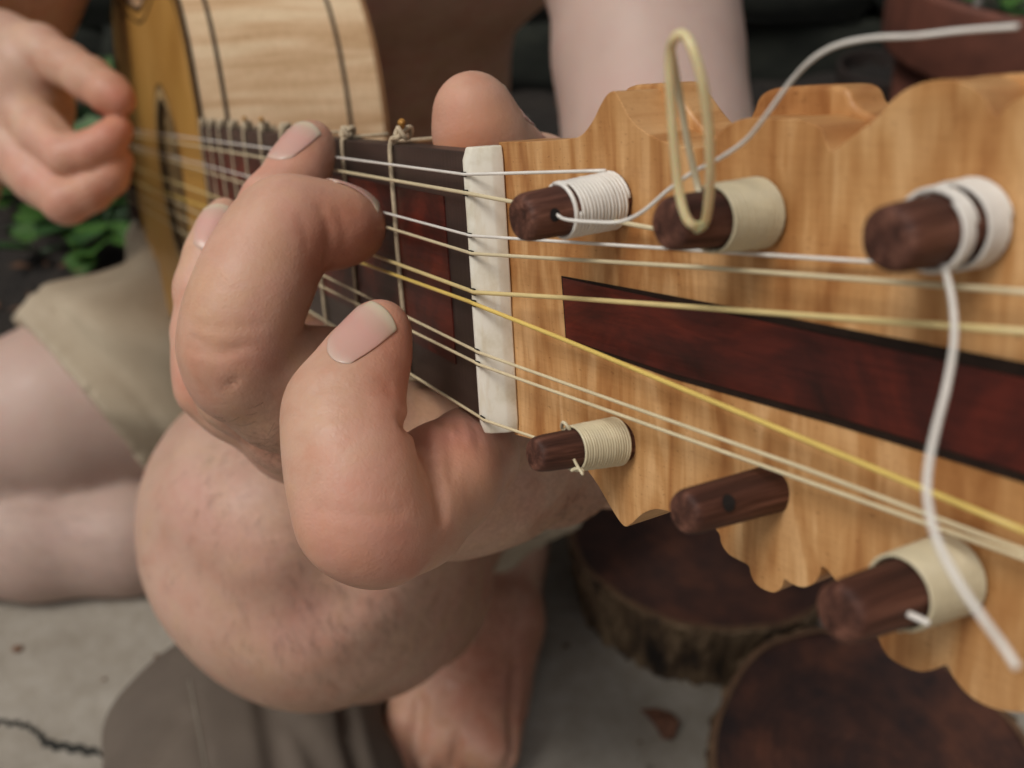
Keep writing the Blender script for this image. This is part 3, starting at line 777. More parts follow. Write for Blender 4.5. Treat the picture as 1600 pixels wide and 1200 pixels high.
tail(p6, [(1412, 956, d6 - .003), (1428, 963, d6 - .0042), (1452, 974, d6 - .005)], .0004, STR_W)

# strings ---------------------------------------------------------------
HN = .0021
nut_px = [(722, 272), (725, 301), (731, 367), (734, 395), (737, 455), (738, 473), (743, 548), (744, 567), (752, 653)]
far_px = [(541, 248), (541, 269), (594, 330), (594, 351), (587, 400), (587, 421), (503, 428), (503, 449), (490, 489)]
tn, tb = [], []
for a, b in zip(nut_px, far_px):
    A = IP(*a, HN); n_ = HN
    for _ in range(3): q = IP(*b, n_); n_ = HN + (.009 - HN) * q.x / LSC
    tn.append(A.y); tb.append(A.y + (q.y - A.y) / (q.x - A.x) * (LSC - A.x))
A_ = np.vstack([np.ones(9), tn]).T; co_, *_ = np.linalg.lstsq(A_, np.array(tb), rcond=None)
tbf = [co_[0] + co_[1] * t for t in tn]
print('bridge t', [round(float(x), 4) for x in tb], [round(float(x), 4) for x in tbf])
srad = [.00029, .00038, .00028, .00033, .00041, .00041, .00031, .00031, .00029]
STR_Z = plain('pale_yellow_nylon', (0.68, 0.54, 0.25), .35, .08, 200)
smat = [STR_W, STR_C, STR_W, STR_C, STR_Z, STR_Y, STR_C, STR_C, STR_C]
def hl(p): return HEADL @ Vector(p)
def peg_side(peg, z, px, py):
    """place on the winding next to a picture place, in instrument coordinates"""
    pl = W_(peg); c = pl[4] @ Vector((0, 0, z)); return c
ends = []
def tangent(peg, z, side, R):
    pl = W_(peg); c = pl[4] @ Vector((0, 0, z)); return c + Vector((0, side * R, 0))
ends.append([tangent(p1, L1 * .10, -1, .0047)])
ends.append([tangent(p2, L2 * .05, 1, .0046)])
ends.append([tangent(p3, L3 * .05, 1, .0048)])
ends.append([hl(HP(1100, 418, .0045)), hl(HP(1640, 459, .004))])
ends.append([hl(HP(880, 465, .0036)), hl(HP(1640, 521, .0045))])
ends.append([hl(HP(880, 530, .0036)), hl(HP(1640, 846, .0045))])
ends.append([hl(HP(1260, 733, .0042)), hl(HP(1640, 876, .0045))])
ends.append([hl(HP(1260, 752, .0042)), hl(HP(1640, 886, .0045))])
ends.append([tangent(p4, L4 * .1, 1, .0040)])
for i in range(9):
    A = IP(*nut_px[i], HN); fr = Vector((LSC - .002, tbf[i] * .3 + tb[i] * .7, .0088))
    path = [fr, A + Vector((.0006, 0, 0)), A + Vector((-.0014, 0, .00012)), ]
    if len(ends[i]) == 1:
        path += [ends[i][0]]
    else: path += ends[i]
    full = [fr.lerp(path[1], k / 24) for k in range(24)] + path[1:3]
    q0 = path[2]
    for e in path[3:]:
        full += [q0.lerp(e, k / 8) for k in range(1, 9)]; q0 = e
    tube('string', full, srad[i], smat[i], gt, IDM, 8)
# shallow string grooves are cut as dark slots in the nut top
for i in range(9):
    A = IP(*nut_px[i], HN); 
    sl = box('string_slot', (A.x - .0006, A.y, .00205), (.0020, srad[i] * 3.0, .0003), HOLE, gt, IDM)
# frets ------------------------------------------------------------------
def knot_data(c, r, seed, sc=1.0):
    r0 = random.Random(seed); pts = []
    for i in range(61):
        t = 2 * math.pi * i / 60; x = math.sin(t) + 2 * math.sin(2 * t); y = math.cos(t) - 2 * math.cos(2 * t); z = -math.sin(3 * t)
        pts.append(Vector((x * .00062 * sc, z * .0009 * sc, y * .00055 * sc)) + c)
    return tube_data(pts, r, 7)
for n in range(1, 11):
    s = FR(n); w = hw(s); r = .00058 - .00002 * n
    j = .0006 * math.sin(n * 2.3)
    path = catmull([(s + .001, -w - r, -.012), (s + .0002, -w - r * .9, -.003), (s, -w - r * .4, -.0003), (s, -w + .0012, r * 1.15), (s, -w * .5, r + .0002), (s + j, 0, r + .0002), (s, w * .5, r + .0002), (s, w - .0012, r * 1.15), (s, w + r * .4, -.0003), (s + .0002, w + r * .9, -.003), (s + .001, w + r, -.012)], 5)
    o = tube('fret', path, r, GUT, gt, IDM, 8)
    kc = Vector((s - (.0045 if n == 1 else 0.0), -w - .0019 - (.0006 if n == 1 else .0), -.001 if n > 1 else -.0012))
    parts = [knot_data(kc, .00060, n, 1.15 if n < 3 else 1.0)]
    if n == 1:
        parts.append(tube_data(catmull([(s, -w + .0002, .0004), (s - .0006, -w - .0012, .0002), (s - .0026, -w - .0016, -.0004), tuple(kc)], 5), .0006, 8))
    v, f = join_data(parts); mk('knot', v, f, GUT, o, IDM, smooth=True)
    if n == 1 or n == 5 or n == 6:
        mk('burnt_end', *tube_data(catmull([kc, kc + Vector((-.0012, -.0016, .0004)), kc + Vector((-.0026, -.0022, .001))], 4), [.0005] * 8 + [.0009], 8), GUTB, o, IDM, smooth=True)

# body --------------------------------------------------------------------
BD = .0875                                                     # body depth
half = [(SJ, .0), (SJ, .028), (SJ + .003, .045), (SJ + .012, .070), (SJ + .030, .092), (SJ + .060, .106), (SJ + .10, .110), (SJ + .15, .104), (SJ + .20, .101), (SJ + .25, .108), (SJ + .31, .122), (SJ + .36, .128), (SJ + .405, .118), (SJ + .435, .092), (SJ + .452, .055), (SJ + .458, .02), (SJ + .459, 0)]
hs_ = dens(half[1:-1], 5); hs_ = [(SJ, 0.0)] + hs_ + [(SJ + .459, 0.0)]
out = [(a, -b) for a, b in hs_] + [(a, b) for a, b in hs_[::-1][1:-1]]          # closed loop, starts at the neck joint, upper side first
def offset(poly, d):
    n = len(poly); r = []
    for i in range(n):
        p0 = Vector(poly[i - 1]); p1 = Vector(poly[(i + 1) % n]); t = (p1 - p0).normalized(); nn = Vector((t.y, -t.x)); q = Vector(poly[i]) + nn * d; r.append((q.x, q.y))
    return r
area = sum(out[i][0] * out[(i + 1) % len(out)][1] - out[(i + 1) % len(out)][0] * out[i][1] for i in range(len(out)))
SG = 1 if area > 0 else -1
def ring(name, poly, n0, n1, m, d=0.0, th=.0022):
    a = offset(poly, SG * d); b = offset(poly, SG * (d - th)); n = len(a)
    vs = [(*p, n0) for p in a] + [(*p, n1) for p in a] + [(*p, n1) for p in b] + [(*p, n0) for p in b]
    fs = []
    for k in range(4):
        for i in range(n): j = (i + 1) % n; fs.append((k * n + i, k * n + j, ((k + 1) % 4) * n + j, ((k + 1) % 4) * n + i))
    o = gp(name, vs, fs, m); fix_normals(o); smooth_all(o, 35); return o
bands = [(-.0014, -.0115), (-.0133, -.0700), (-.0718, -BD)]
for a, b in bands: ring('side_panel', out, a, b, SIDEWOOD)
for a, b in ((-.0115, -.0133), (-.0700, -.0718)): ring('inlay_line', out, a, b, BLACK, .0003, .003)
ring('binding', out, .0003, -.0014, BLACK, .0004, .0026)
SR = (.482, .0); RR = .0455
def soundboard():
    inner = offset(out, -SG * .0022); n = len(inner); hole_ = [(SR[0] + RR * math.cos(2 * math.pi * k / 48), SR[1] + RR * math.sin(2 * math.pi * k / 48)) for k in range(48)]
    bm = bmesh.new(); L1_ = [bm.verts.new((*p, 0.0)) for p in inner]; L2_ = [bm.verts.new((*p, 0.0)) for p in hole_]
    for L in (L1_, L2_):
        for i in range(len(L)): bm.edges.new((L[i], L[(i + 1) % len(L)]))
    bmesh.ops.triangle_fill(bm, edges=bm.edges[:], use_beauty=True)
    g_ = bmesh.ops.extrude_face_region(bm, geom=bm.faces[:]); 
    for e in g_['geom']:
        if isinstance(e, bmesh.types.BMVert): e.co.z = -.0022
    bmesh.ops.recalc_face_normals(bm, faces=bm.faces)
    me = bpy.data.meshes.new('soundboard'); bm.to_mesh(me); bm.free(); me.materials.append(TOPWOOD)
    o = bpy.data.objects.new('soundboard', me); C.objects.link(o); o.parent = gt; o.matrix_local = IDM
soundboard()
bk = offset(out, -SG * .001); o = prism('back', bk, -BD - .0025, -BD + .0002, NECKWOOD, gt, IDM)
# purfling line just inside the edge
def flat_ring(name, a, b, n0, n1, m):
    n = len(a); vs = [(*p, n1) for p in a] + [(*p, n1) for p in b] + [(*p, n0) for p in a] + [(*p, n0) for p in b]
    fs = []
    for i in range(n):
        j = (i + 1) % n; fs += [(i, j, n + j, n + i), (i, 2 * n + i, 2 * n + j, j), (n + i, n + j, 3 * n + j, 3 * n + i)]
    o = gp(name, vs, fs, m); fix_normals(o); return o
flat_ring('purfling', offset(out, -SG * .0075), offset(out, -SG * .0092), -.0005, .0002, BLACK)
def circ(r, n=64): return [(SR[0] + r * math.cos(2 * math.pi * k / n), SR[1] + r * math.sin(2 * math.pi * k / n)) for k in range(n)]
flat_ring('rosette_ring', circ(RR + .009), circ(RR + .0076), -.0005, .0003, BLACK)
flat_ring('rosette_ring', circ(RR + .0068), circ(RR + .0012), -.0005, .0003, IVORY)
flat_ring('rosette_ring', circ(RR + .0010), circ(RR - .0008), -.0005, .0004, BLACK)
mk('rosette_well', *lathe_data([(RR, -.001), (RR - .001, -.012), (.0001, -.0125)], 48), DARKROSE, gt, Matrix.Translation((SR[0], SR[1], 0)))
parts = []
for rr_ in (RR * .25, RR * .5, RR * .75, RR * .97):
    parts.append(tube_data([(SR[0] + rr_ * math.cos(a * .2618), SR[1] + rr_ * math.sin(a * .2618), -.004) for a in range(25)], .0011, 5))
for k in range(16):
    a = k * math.pi / 8; pth = [(SR[0] + RR * q * math.cos(a + .25 * math.sin(q * 9)), SR[1] + RR * q * math.sin(a + .25 * math.sin(q * 9)), -.0045) for q in [i / 10 for i in range(1, 11)]]
    parts.append(tube_data(pth, .0009, 5))
v, f = join_data(parts); gp('rosette_lattice', v, f, IVORY, smooth=True)
# bridge with long moustache ends
o = prism('bridge', [(LSC - .005, -.045), (LSC + .008, -.045), (LSC + .008, .045), (LSC - .005, .045)], .0002, .0085, EBONY, gt, IDM, .001)
for sg in (-1, 1):
    prof = [(LSC - .004, .045), (LSC - .007, .058), (LSC + .004, .066), (LSC - .002, .078), (LSC + .006, .088), (LSC + .013, .082), (LSC + .010, .070), (LSC + .014, .060), (LSC + .008, .045)]
    prism('bridge_ornament', [(a, sg * b) for a, b in dens(prof, 3)], .0002, .0028, EBONY, gt, IDM)
# small outlined drop shaped inlay on the upper soundboard
q = IP(190, -12); parts = []
drop = [(q.x + .028 * math.cos(a) * (1 if math.cos(a) < 0 else 1), q.y + .018 * math.sin(a)) for a in [k * math.pi / 16 for k in range(32)]]
flat_ring('drop_inlay', drop, [(q.x + (a - q.x) * .86, q.y + (b - q.y) * .86) for a, b in drop], -.0004, .0003, BLACK)

# ============================================================ PERSON
person = empty('person', (-.15, .8, 0)); tag(person, 'bare chested seated person in beige shorts playing the guitar, one knee raised', 'person')
def rp(px, py, d, r): return (V(px, py, d), rad(r, d))
# --- left (fretting) hand, fine
hd = SDF(V(0, 0, 1) * 0 + Vector((-.115, .095, .375)), Vector((.06, .345, .62)), .00095)
def fing(g, pts, k=.004, **kw): hd.chain(g, [rp(*p) for p in pts], k, **kw)
# index: curled, nearest to the lens
fing('index', [(594, 514, .204, 46), (582, 545, .2025, 55), (562, 585, .199, 68), (543, 633, .195, 80), (546, 690, .192, 88), (554, 745, .190, 90), (568, 796, .190, 88), (596, 828, .193, 82), (640, 800, .202, 88), (690, 750, .211, 84), (735, 712, .222, 78)], .004)
fing('index', [(520, 650, .194, 68), (555, 812, .190, 82)], .006)
# middle (tip pressed on the second course)
fing('mid', [(548, 354, .236, 54), (528, 354, .233, 59), (490, 352, .230, 64), (450, 350, .227, 70), (430, 372, .225, 74), (412, 410, .224, 80), (395, 450, .222, 84), (376, 500, .222, 84), (366, 545, .223, 80), (378, 580, .228, 76), (440, 620, .236, 80), (520, 650, .246, 86), (600, 690, .256, 90)], .004)
fing('mid', [(372, 575, .226, 74), (440, 576, .231, 70), (508, 590, .238, 76), (580, 660, .252, 84)], .003)
# ring, behind the middle finger
fing('ring', [(487, 222, .266, 34), (478, 245, .264, 40), (462, 275, .260, 45), (430, 320, .254, 50), (395, 380, .250, 52), (360, 470, .246, 56), (345, 560, .246, 56), (370, 610, .250, 60), (460, 670, .258, 70), (560, 700, .268, 80)], .004)
# little finger, lifted
fing('little', [(352, 335, .270, 26), (343, 360, .268, 32), (330, 400, .266, 38), (320, 450, .264, 43), (316, 520, .262, 43), (318, 570, .260, 43), (322, 607, .260, 42), (360, 635, .262, 46), (450, 690, .268, 56), (560, 745, .276, 66)], .004)
# thumb, tip over the top of the neck
fing('thumb', [(738, 170, .224, 56), (744, 198, .225, 60), (758, 228, .228, 64), (790, 262, .236, 68), (840, 310, .250, 74)], .005)
fing('thumb', [(845, 262, .252, 50), (880, 300, .262, 60)], .008)
# palm and wrist, behind the neck
fing('palm', [(850, 350, .252, 80), (850, 480, .270, 95), (800, 620, .268, 95), (700, 700, .256, 88)], .012)
fing('palm', [(600, 690, .262, 92), (680, 740, .262, 95), (760, 730, .268, 100), (860, 660, .285, 95)], .012)
fing('palm', [(560, 735, .280, 66), (700, 765, .272, 80), (780, 745, .285, 85), (860, 715, .310, 95), (960, 660, .355, 110)], .012)
for g_, k in (('mid', .006), ('ring', .005), ('little', .004)): pass
hd.g['all'] = hd.g.pop('palm')
# fingers blend with the palm but only touch one another
fmin = None
for g_ in ('mid', 'ring', 'little', 'index', 'thumb'):
    F = hd.g.pop(g_); fmin = F if fmin is None else hd.smin(fmin, F, .0011)
hd.g['all'] = hd.smin(hd.g['all'], fmin, .009)
def cr_(pts, amp, w): hd.groove('all', [V(*p) for p in pts], amp, w)
_v, _q = hd.mesh('all'); HT0 = BVHTree.FromPolygons([Vector(p) for p in _v], [tuple(int(i) for i in x) for x in _q])
def on_skin(tree, pts):
    out_ = []; o_ = Vector((0, 0, CAMH))
    for px, py in pts:
        h = tree.ray_cast(o_, (V(px, py, 1) - o_).normalized())
        if h[0] is not None: out_.append(h[0])
    return out_
def crs(pts, amp, w):
    q = on_skin(HT0, pts)
    if len(q) > 1: hd.groove('all', q, amp, w)
# knuckle folds and skin lines, each running over the surface
crs([(632, 662), (645, 674), (655, 690), (668, 715), (680, 745), (687, 775), (690, 805)], .0022, .0013)
crs([(300, 528), (325, 541), (352, 546), (385, 543)], .0006, .0008)
crs([(296, 545), (330, 555), (362, 553)], .0005, .0007)


crs([(300, 505), (330, 512), (372, 512), (410, 508)], .0003, .0007)
crs([(505, 598), (535, 590), (575, 592), (610, 600)], .0005, .0008)
crs([(490, 612), (530, 606), (570, 608), (612, 616)], .0005, .0008)
crs([(480, 630), (525, 624), (575, 628)], .00035, .0008)
crs([(470, 652), (520, 648), (580, 650)], .0003, .0008)
crs([(500, 795), (560, 805), (630, 800)], .0003, .0012)
crs([(500, 325), (512, 350), (515, 385), (508, 410)], .0005, .0009)
crs([(528, 330), (538, 355), (540, 385)], .0003, .0008)
crs([(470, 340), (478, 365), (480, 390)], .0003, .0008)
crs([(700, 640), (715, 665), (722, 690)], .0005, .0008)
crs([(690, 655), (702, 685), (706, 720), (704, 750)], .0006, .0009)
crs([(725, 640), (742, 668), (748, 700)], .0004, .0008)
for a in ():
    cr_([(318 + a * 6, 536 + a * 11, .2135), (345 + a * 4, 540 + a * 10, .2105), (380 + a * 2, 538 + a * 12, .2085)], .0005, .0007)
    cr_([(470, 622 + a * 13, .1845), (510, 628 + a * 12, .1825), (550, 624 + a * 12, .1825)], .0004, .0007)
cr_([(330, 625, .222), (350, 605, .216), (375, 590, .212)], .0007, .0008)
hv, hq = hd.mesh('all')
del hd

# --- everything else of the body, coarser
bd = SDF((-.60, .10, -.02), (.34, 1.12, .92), .0062)
def BP(*p): return rp(*p)
def W3(x, y, z, r): return (Vector((x, y, z)), r)
def bc(g, pts, k=.03, **kw): bd.chain(g, pts, k, **kw)
hip = Vector((-.15, .84, .12)); Lh = Vector((-.07, .80, .11)); Rh = Vector((-.23, .82, .10))
# torso leaning over the instrument
bc('b', [W3(-.15, .90, .12, .125), W3(-.13, .92, .25, .115), W3(-.12, .88, .38, .12), W3(-.11, .80, .49, .115)], .05)
bc('b', [W3(-.20, .84, .44, .10), W3(-.03, .83, .44, .10)], .05)
bc('b', [W3(-.26, .76, .505, .062), W3(-.12, .775, .53, .07), W3(.04, .735, .495, .062)], .05)
bc('b', [W3(-.115, .765, .53, .055), W3(-.115, .72, .60, .052)], .03)
# head: skull, jaw, nose, ears
bc('b', [W3(-.115, .70, .70, .086), W3(-.115, .655, .665, .078)], .03)
bc('b', [W3(-.115, .655, .63, .050), W3(-.115, .615, .605, .034)], .03)
bc('b', [W3(-.115, .59, .668, .009), W3(-.115, .566, .640, .013)], .012)
for e in (-1, 1): bc('b', [W3(-.115 + e * .082, .69, .665, .014), W3(-.115 + e * .085, .70, .69, .017)], .01)
# left arm: shoulder, upper arm, elbow, forearm to the wrist
sh = V(990, -230, .66)
bc('b', [W3(.03, .74, .49, .066), (sh, .058), BP(1003, -60, .60, 140), BP(1012, 90, .565, 130), BP(1030, 240, .545, 128), BP(1050, 400, .53, 128), BP(1062, 500, .50, 130)], .03)
bc('b', [BP(1062, 500, .50, 130), BP(1010, 590, .43, 140), BP(960, 640, .37, 128), BP(900, 690, .33, 100)], .025)
# right arm
bc('b', [W3(-.27, .755, .50, .062), W3(-.37, .74, .38, .054), W3(-.43, .70, .27, .048)], .03)
bc('b', [W3(-.43, .70, .27, .048), V(-60, -30, .74) and (V(-60, -30, .74), .044), (V(-110, 60, .63), .034), (V(-60, 110, .59), .029)], .02)
# legs
bc('b', [(Lh, .10), W3(-.075, .62, .19, .088), (V(520, 760, .52), .070)], .04)
bc('b', [BP(468, 800, .455, 220), BP(478, 832, .445, 222)], .03)
bc('b', [BP(405, 800, .418, 128), BP(450, 850, .412, 120)], .03)
bc('b', [BP(500, 985, .432, 95), BP(540, 960, .44, 100)], .03)
bc('b', [BP(482, 835, .445, 218), BP(565, 905, .50, 160), BP(640, 925, .57, 105), (Vector((-.022, .51, .13)), .032), (Vector((-.016, .528, .08)), .028)], .03)
bc('b', [(Rh, .098), BP(400, 560, .90, 160), BP(230, 600, .84, 148), BP(100, 643, .81, 128), BP(-60, 690, .80, 116), BP(-200, 730, .79, 110)], .03)
bc('calf', [BP(-200, 760, .79, 108), BP(-60, 815, .80, 95), BP(60, 842, .80, 84), BP(200, 838, .81, 80), BP(330, 830, .83, 70), BP(440, 820, .85, 55)], .03)
bd.g['b'] = bd.smin(bd.g['b'], bd.g.pop('calf'), .008)
_v, _q = bd.mesh('b'); BT0 = BVHTree.FromPolygons([Vector(p) for p in _v], [tuple(int(i) for i in x) for x in _q])
for pts, amp, w in (([(255, 880), (330, 945), (420, 975), (500, 965)], .0065, .016), ([(500, 950), (535, 880), (560, 800)], .0075, .014), ([(560, 1040), (640, 1000), (700, 930)], .004, .012),
                    ([(350, 700), (430, 690), (500, 720)], .003, .012)):
    q_ = on_skin(BT0, pts)
    if len(q_) > 1: bd.groove('b', q_, amp, w)
for px, py, d_, rr in ((400, 800, .395, .034), (520, 1010, .43, .024)):
    pass
bv, bq = bd.mesh('b'); del bd
# foot on the concrete
ft = SDF((-.16, .20, -.004), (.09, .60, .13), .0024)
ank = V(785, 985, .715); 
heel = Vector((-.014, .545, .03)); ank = Vector((-.014, .532, .078))

tdir = (ground(700, 1190, .02) - heel); tdir.z = 0; tdir.normalize(); side = Vector((-tdir.y, tdir.x, 0))
ft.chain('f', [(ank, .030), (ank.lerp(heel, .55), .032), (heel - tdir * .01, .028)], .02)
for off, L_, r in ((.026, .155, .018), (.0, .150, .020), (-.026, .138, .017)):
    ft.chain('f', [(heel + side * off * .3 + Vector((0, 0, .012)), .030), (heel + tdir * .07 + side * off * .7 + Vector((0, 0, .010)), .026), (heel + tdir * L_ + side * off + Vector((0, 0, -.010)), r)], .018)
# decide which side is the big toe: towards the picture's left
bigs = 1 if side.x < 0 else -1
toes = []
for k in range(5):
    off = bigs * (.036 - .0180 * k); L_ = .146 - .004 * k - .0022 * k * k; r = .0122 - .0012 * min(k, 3) - (.0005 if k == 4 else 0)
    if k == 0: r = .0135
    b0 = heel + tdir * L_ + side * off; b0.z = .018
    t1 = b0 + tdir * (.040 - .0045 * k); t1.z = r * .9 + .002; mid_ = b0.lerp(t1, .5); mid_.z = .019 if k else .018
    ft.chain('t%d' % k, [(b0 - tdir * .02, r * 1.1), (mid_, r * .95), (t1, r)], .004); toes.append((t1, r))
tt = None
for k in range(5):
    F = ft.g.pop('t%d' % k); tt = F if tt is None else np.minimum(tt, F)
ft.g['f'] = ft.smin(ft.g['f'], tt, .007)
_v, _q = ft.mesh('f'); FT0 = BVHTree.FromPolygons([Vector(p) for p in _v], [tuple(int(i) for i in x) for x in _q])
for pts, amp, w in (([(655, 1095), (652, 1140), (648, 1200), (640, 1260)], .009, .0035), ([(806, 1040), (800, 1100), (792, 1200)], .006, .003), ([(715, 1150), (708, 1200), (700, 1250)], .006, .0025), ([(755, 1160), (750, 1220)], .005, .0025), ([(700, 1080), (690, 1120)], .002, .004)):
    q_ = on_skin(FT0, pts)
    if len(q_) > 1: ft.groove('f', q_, amp, w)
fv, fq = ft.mesh('f'); del ft
# right (strumming) hand
rh = SDF(Vector((-.40, .44, .22)), Vector((-.10, .68, .52)), .0019)
D0 = .575
def rf(g, pts, k=.005): rh.chain(g, [rp(*p) for p in pts], k)
rf('p', [(-110, 60, .63, 86), (-60, 110, .60, 84), (-20, 140, .59, 92), (25, 175, .585, 84)], .015)
rf('p', [(0, 90, .585, 66), (30, 130, .58, 66)], .015)
rf('th', [(5, 75, .585, 50), (60, 80, .57, 40), (105, 102, .56, 33), (140, 124, .553, 33), (172, 147, .547, 31), (186, 156, .545, 26)], .005)
rf('i', [(20, 165, .575, 48), (70, 212, .560, 38), (108, 244, .550, 34), (140, 236, .548, 31), (170, 218, .547, 28), (184, 204, .548, 24)], .003)
rf('m', [(10, 210, .575, 52), (60, 276, .565, 42), (104, 314, .556, 36), (140, 298, .555, 33), (170, 276, .555, 30), (182, 252, .556, 26)], .003)
rf('r', [(10, 225, .60, 52), (70, 285, .595, 40), (120, 292, .592, 36), (165, 262, .592, 32), (175, 235, .595, 26)], .004)
t_ = None
for g_ in ('th', 'i', 'm', 'r'):
    F = rh.g.pop(g_); t_ = F if t_ is None else rh.smin(t_, F, .0004)
rh.g['p'] = rh.smin(rh.g['p'], t_, .006)
rh.groove('p', [V(60, 150, .548), V(85, 175, .548), V(100, 195, .548)], .004, .004)
rv, rq = rh.mesh('p'); del rh
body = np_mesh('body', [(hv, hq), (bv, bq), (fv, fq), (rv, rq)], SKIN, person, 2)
bco = np.empty(len(body.data.vertices) * 3, dtype=np.float32); body.data.vertices.foreach_get('co', bco); bco = bco.reshape(-1, 3)
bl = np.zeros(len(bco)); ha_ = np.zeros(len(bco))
def spot(arr, p, r, a=1.0):
    d = np.linalg.norm(bco - np.array(p, dtype=np.float32), axis=1); arr += a * np.exp(-(d / r) ** 2)
for p, r, a in ((V(625, 540, .20), .012, .75), (V(575, 380, .225), .014, 1.0), (V(520, 400, .22), .012, .6), (V(500, 240, .255), .012, .7), (V(735, 215, .215), .013, .8), (V(590, 880, .185), .016, .55), (V(320, 590, .205), .012, .6),
                (V(282, 610, .25), .008, .7), (V(690, 660, .21), .014, .6), (V(600, 620, .19), .006, .5), (V(190, 165, .54), .02, .8), (V(185, 240, .55), .03, .8), (V(100, 330, .55), .02, .5), (V(440, 880, .39), .03, .3), (V(760, 1100, .66), .06, .35), (V(810, 1020, .68), .05, .6)): spot(bl, p, r, a)
for p, r, a in ((V(440, 700, .24), .016, .8), (V(850, 780, .31), .06, 1.0), (V(800, 960, .68), .06, .8), (V(840, 1080, .66), .025, .7), (V(690, 950, .5), .09, 1.0), (V(760, 900, .6), .10, .8), (V(400, 760, .38), .05, .25), (V(60, 20, .8), .12, .9), (V(740, 60, .85), .18, .7), (V(60, 850, .76), .1, .25)): spot(ha_, p, r, a)  # hair on hand and leg, plus shade painted on forearm, knee and shin
pa = np.zeros(len(bco))
for p, r, a in ((V(1000, 100, .55), .13, 1.0), (V(1000, -200, .6), .15, 1.0), (V(60, 640, .76), .16, .9), (V(60, 850, .76), .14, .9), (V(380, 780, .42), .09, .45), (V(0, 60, .57), .03, .3)): spot(pa, p, r, a)
for nm, arr in (('blush', bl), ('hair_shade', ha_), ('pale', pa)):
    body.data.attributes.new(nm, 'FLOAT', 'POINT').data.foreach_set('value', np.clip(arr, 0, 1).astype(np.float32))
body.matrix_parent_inverse = person.matrix_world.inverted() if False else Matrix.Translation((.15, -.8, 0))
PINV = Matrix.Translation((.15, -.8, 0))

# --- nails laid on the finger ends
def tree_of(v, q): return BVHTree.FromPolygons([Vector(p) for p in v], [tuple(int(i) for i in x) for x in q])
HT_ = tree_of(hv, hq)
def nail(c, tip, w, L, normal_to, tree=HT_, off=.00022, lift=.0, name='fingernail'):
    """c = centre of the nail near the skin, tip = place the nail points at, normal_to = place the nail faces"""
    ax = (tip - c).normalized(); nn = (normal_to - c); nn = (nn - ax * nn.dot(ax)).normalized(); u = ax.cross(nn)
    nx, ny = 12, 14; vs = []; al = []
    for j in range(ny + 1):
        y = j / ny; 
        for i in range(nx + 1):
            x = (i / nx) * 2 - 1
            wy = w * (.80 + .20 * math.sin(min(1, y * 1.6) * math.pi / 2)); yy = (y - .5) * L
            # rounded cuticle and rounded free edge
            yy += (-(1 - x * x) * .16 * L if y < .35 else 0) * (1 - y / .35) + ((1 - x * x) * .14 * L * max(0, (y - .7) / .3) - .05 * L * max(0, (y - .7) / .3))
            p = c + ax * yy + u * x * wy / 2
            hit = tree.ray_cast(p + nn * .012, -nn)
            if hit[0] is None or hit[3] > .022: q = tree.find_nearest(p)
            else: q = hit
            sp_ = q[0]; e = 1 - x * x
            o_ = off * (.35 + .65 * min(1, e * 3)) + (lift * max(0, (y - .75) / .25)) + (.0 if y > .04 else -.0003)
            vs.append(sp_ + nn * o_ * .4 + q[1].normalized() * o_ * .6); al.append(y)
    fs = [(j * (nx + 1) + i, j * (nx + 1) + i + 1, (j + 1) * (nx + 1) + i + 1, (j + 1) * (nx + 1) + i) for j in range(ny) for i in range(nx)]
    o = mk(name, vs, fs, NAIL, person, smooth=True); o.matrix_parent_inverse = PINV
    at = o.data.attributes.new('along', 'FLOAT', 'POINT'); at.data.foreach_set('value', al)
    sm = o.modifiers.new('thick', 'SOLIDIFY'); sm.thickness = .00022; sm.offset = 1
    sb = o.modifiers.new('sub', 'SUBSURF'); sb.levels = 1; sb.render_levels = 1
    return o
CAMP = Vector((0, 0, CAMH))
nail(V(566, 519, .197), V(600, 482, .197), .0090, .0102, V(480, 440, .13))
nail(V(458, 222, .258), V(487, 186, .262), .0090, .0125, V(330, 120, .20))
nail(V(552, 300, .233), V(600, 304, .236), .0078, .0095, V(552, 90, .235), off=.0003)
nail(V(334, 352, .262), V(350, 310, .266), .0085, .0115, V(240, 290, .20))
nail(V(792, 172, .232), V(760, 110, .228), .0110, .0120, V(1000, 150, .36), off=.0001)

# --- short dark hairs on the back of the hand, the wrist and the leg
HAIRM = plain('body_hair', (0.03, 0.018, 0.010), .6, .3)
BT_ = BVHTree.FromPolygons([Vector(p) for p in bco], [tuple(p.vertices) for p in body.data.polygons])
hp = []
for (cx, cy, sx, sy, n, L, dirw, rr, dmin, dmax) in ((430, 705, 34, 34, 70, .0038, (-.6, -.2, -.2), .000035, .215, .30), (850, 800, 60, 30, 110, .006, (.8, -.2, -.3), .00006, .27, .5), (600, 980, 130, 75, 420, .007, (.3, -.2, -1), .00005, .37, .8), (420, 900, 130, 110, 110, .006, (.1, -.3, -1), .00004, .37, .8), (60, 840, 120, 50, 160, .010, (1, -.2, -.2), .00008, .5, 1), (380, 740, 80, 60, 50, .006, (-.3, -.4, -.6), .00006, .37, .8)):
    for _ in range(n):
        px, py = rnd.gauss(cx, sx), rnd.gauss(cy, sy); o_ = CAMP; h = BT_.ray_cast(o_, (V(px, py, 1) - o_).normalized())
        if h[0] is None or not dmin < dep(h[0]) < dmax: continue
        nn = h[1]; t = Vector(dirw) + Vector([rnd.uniform(-.5, .5) for _ in range(3)]); t = (t - nn * t.dot(nn))
        if t.length < .01: continue
        t.normalize(); l = L * rnd.uniform(.5, 1.2); a = h[0]; b = a + t * l * .5 + nn * l * .16; c_ = a + t * l + nn * l * .12
        hp.append(tube_data([a, b, c_], [rr, rr * .8, rr * .3], 3, False))
v, f = join_data(hp); o = mk('body_hair', v, f, HAIRM, person); o['kind'] = 'stuff'; o.matrix_parent_inverse = PINV

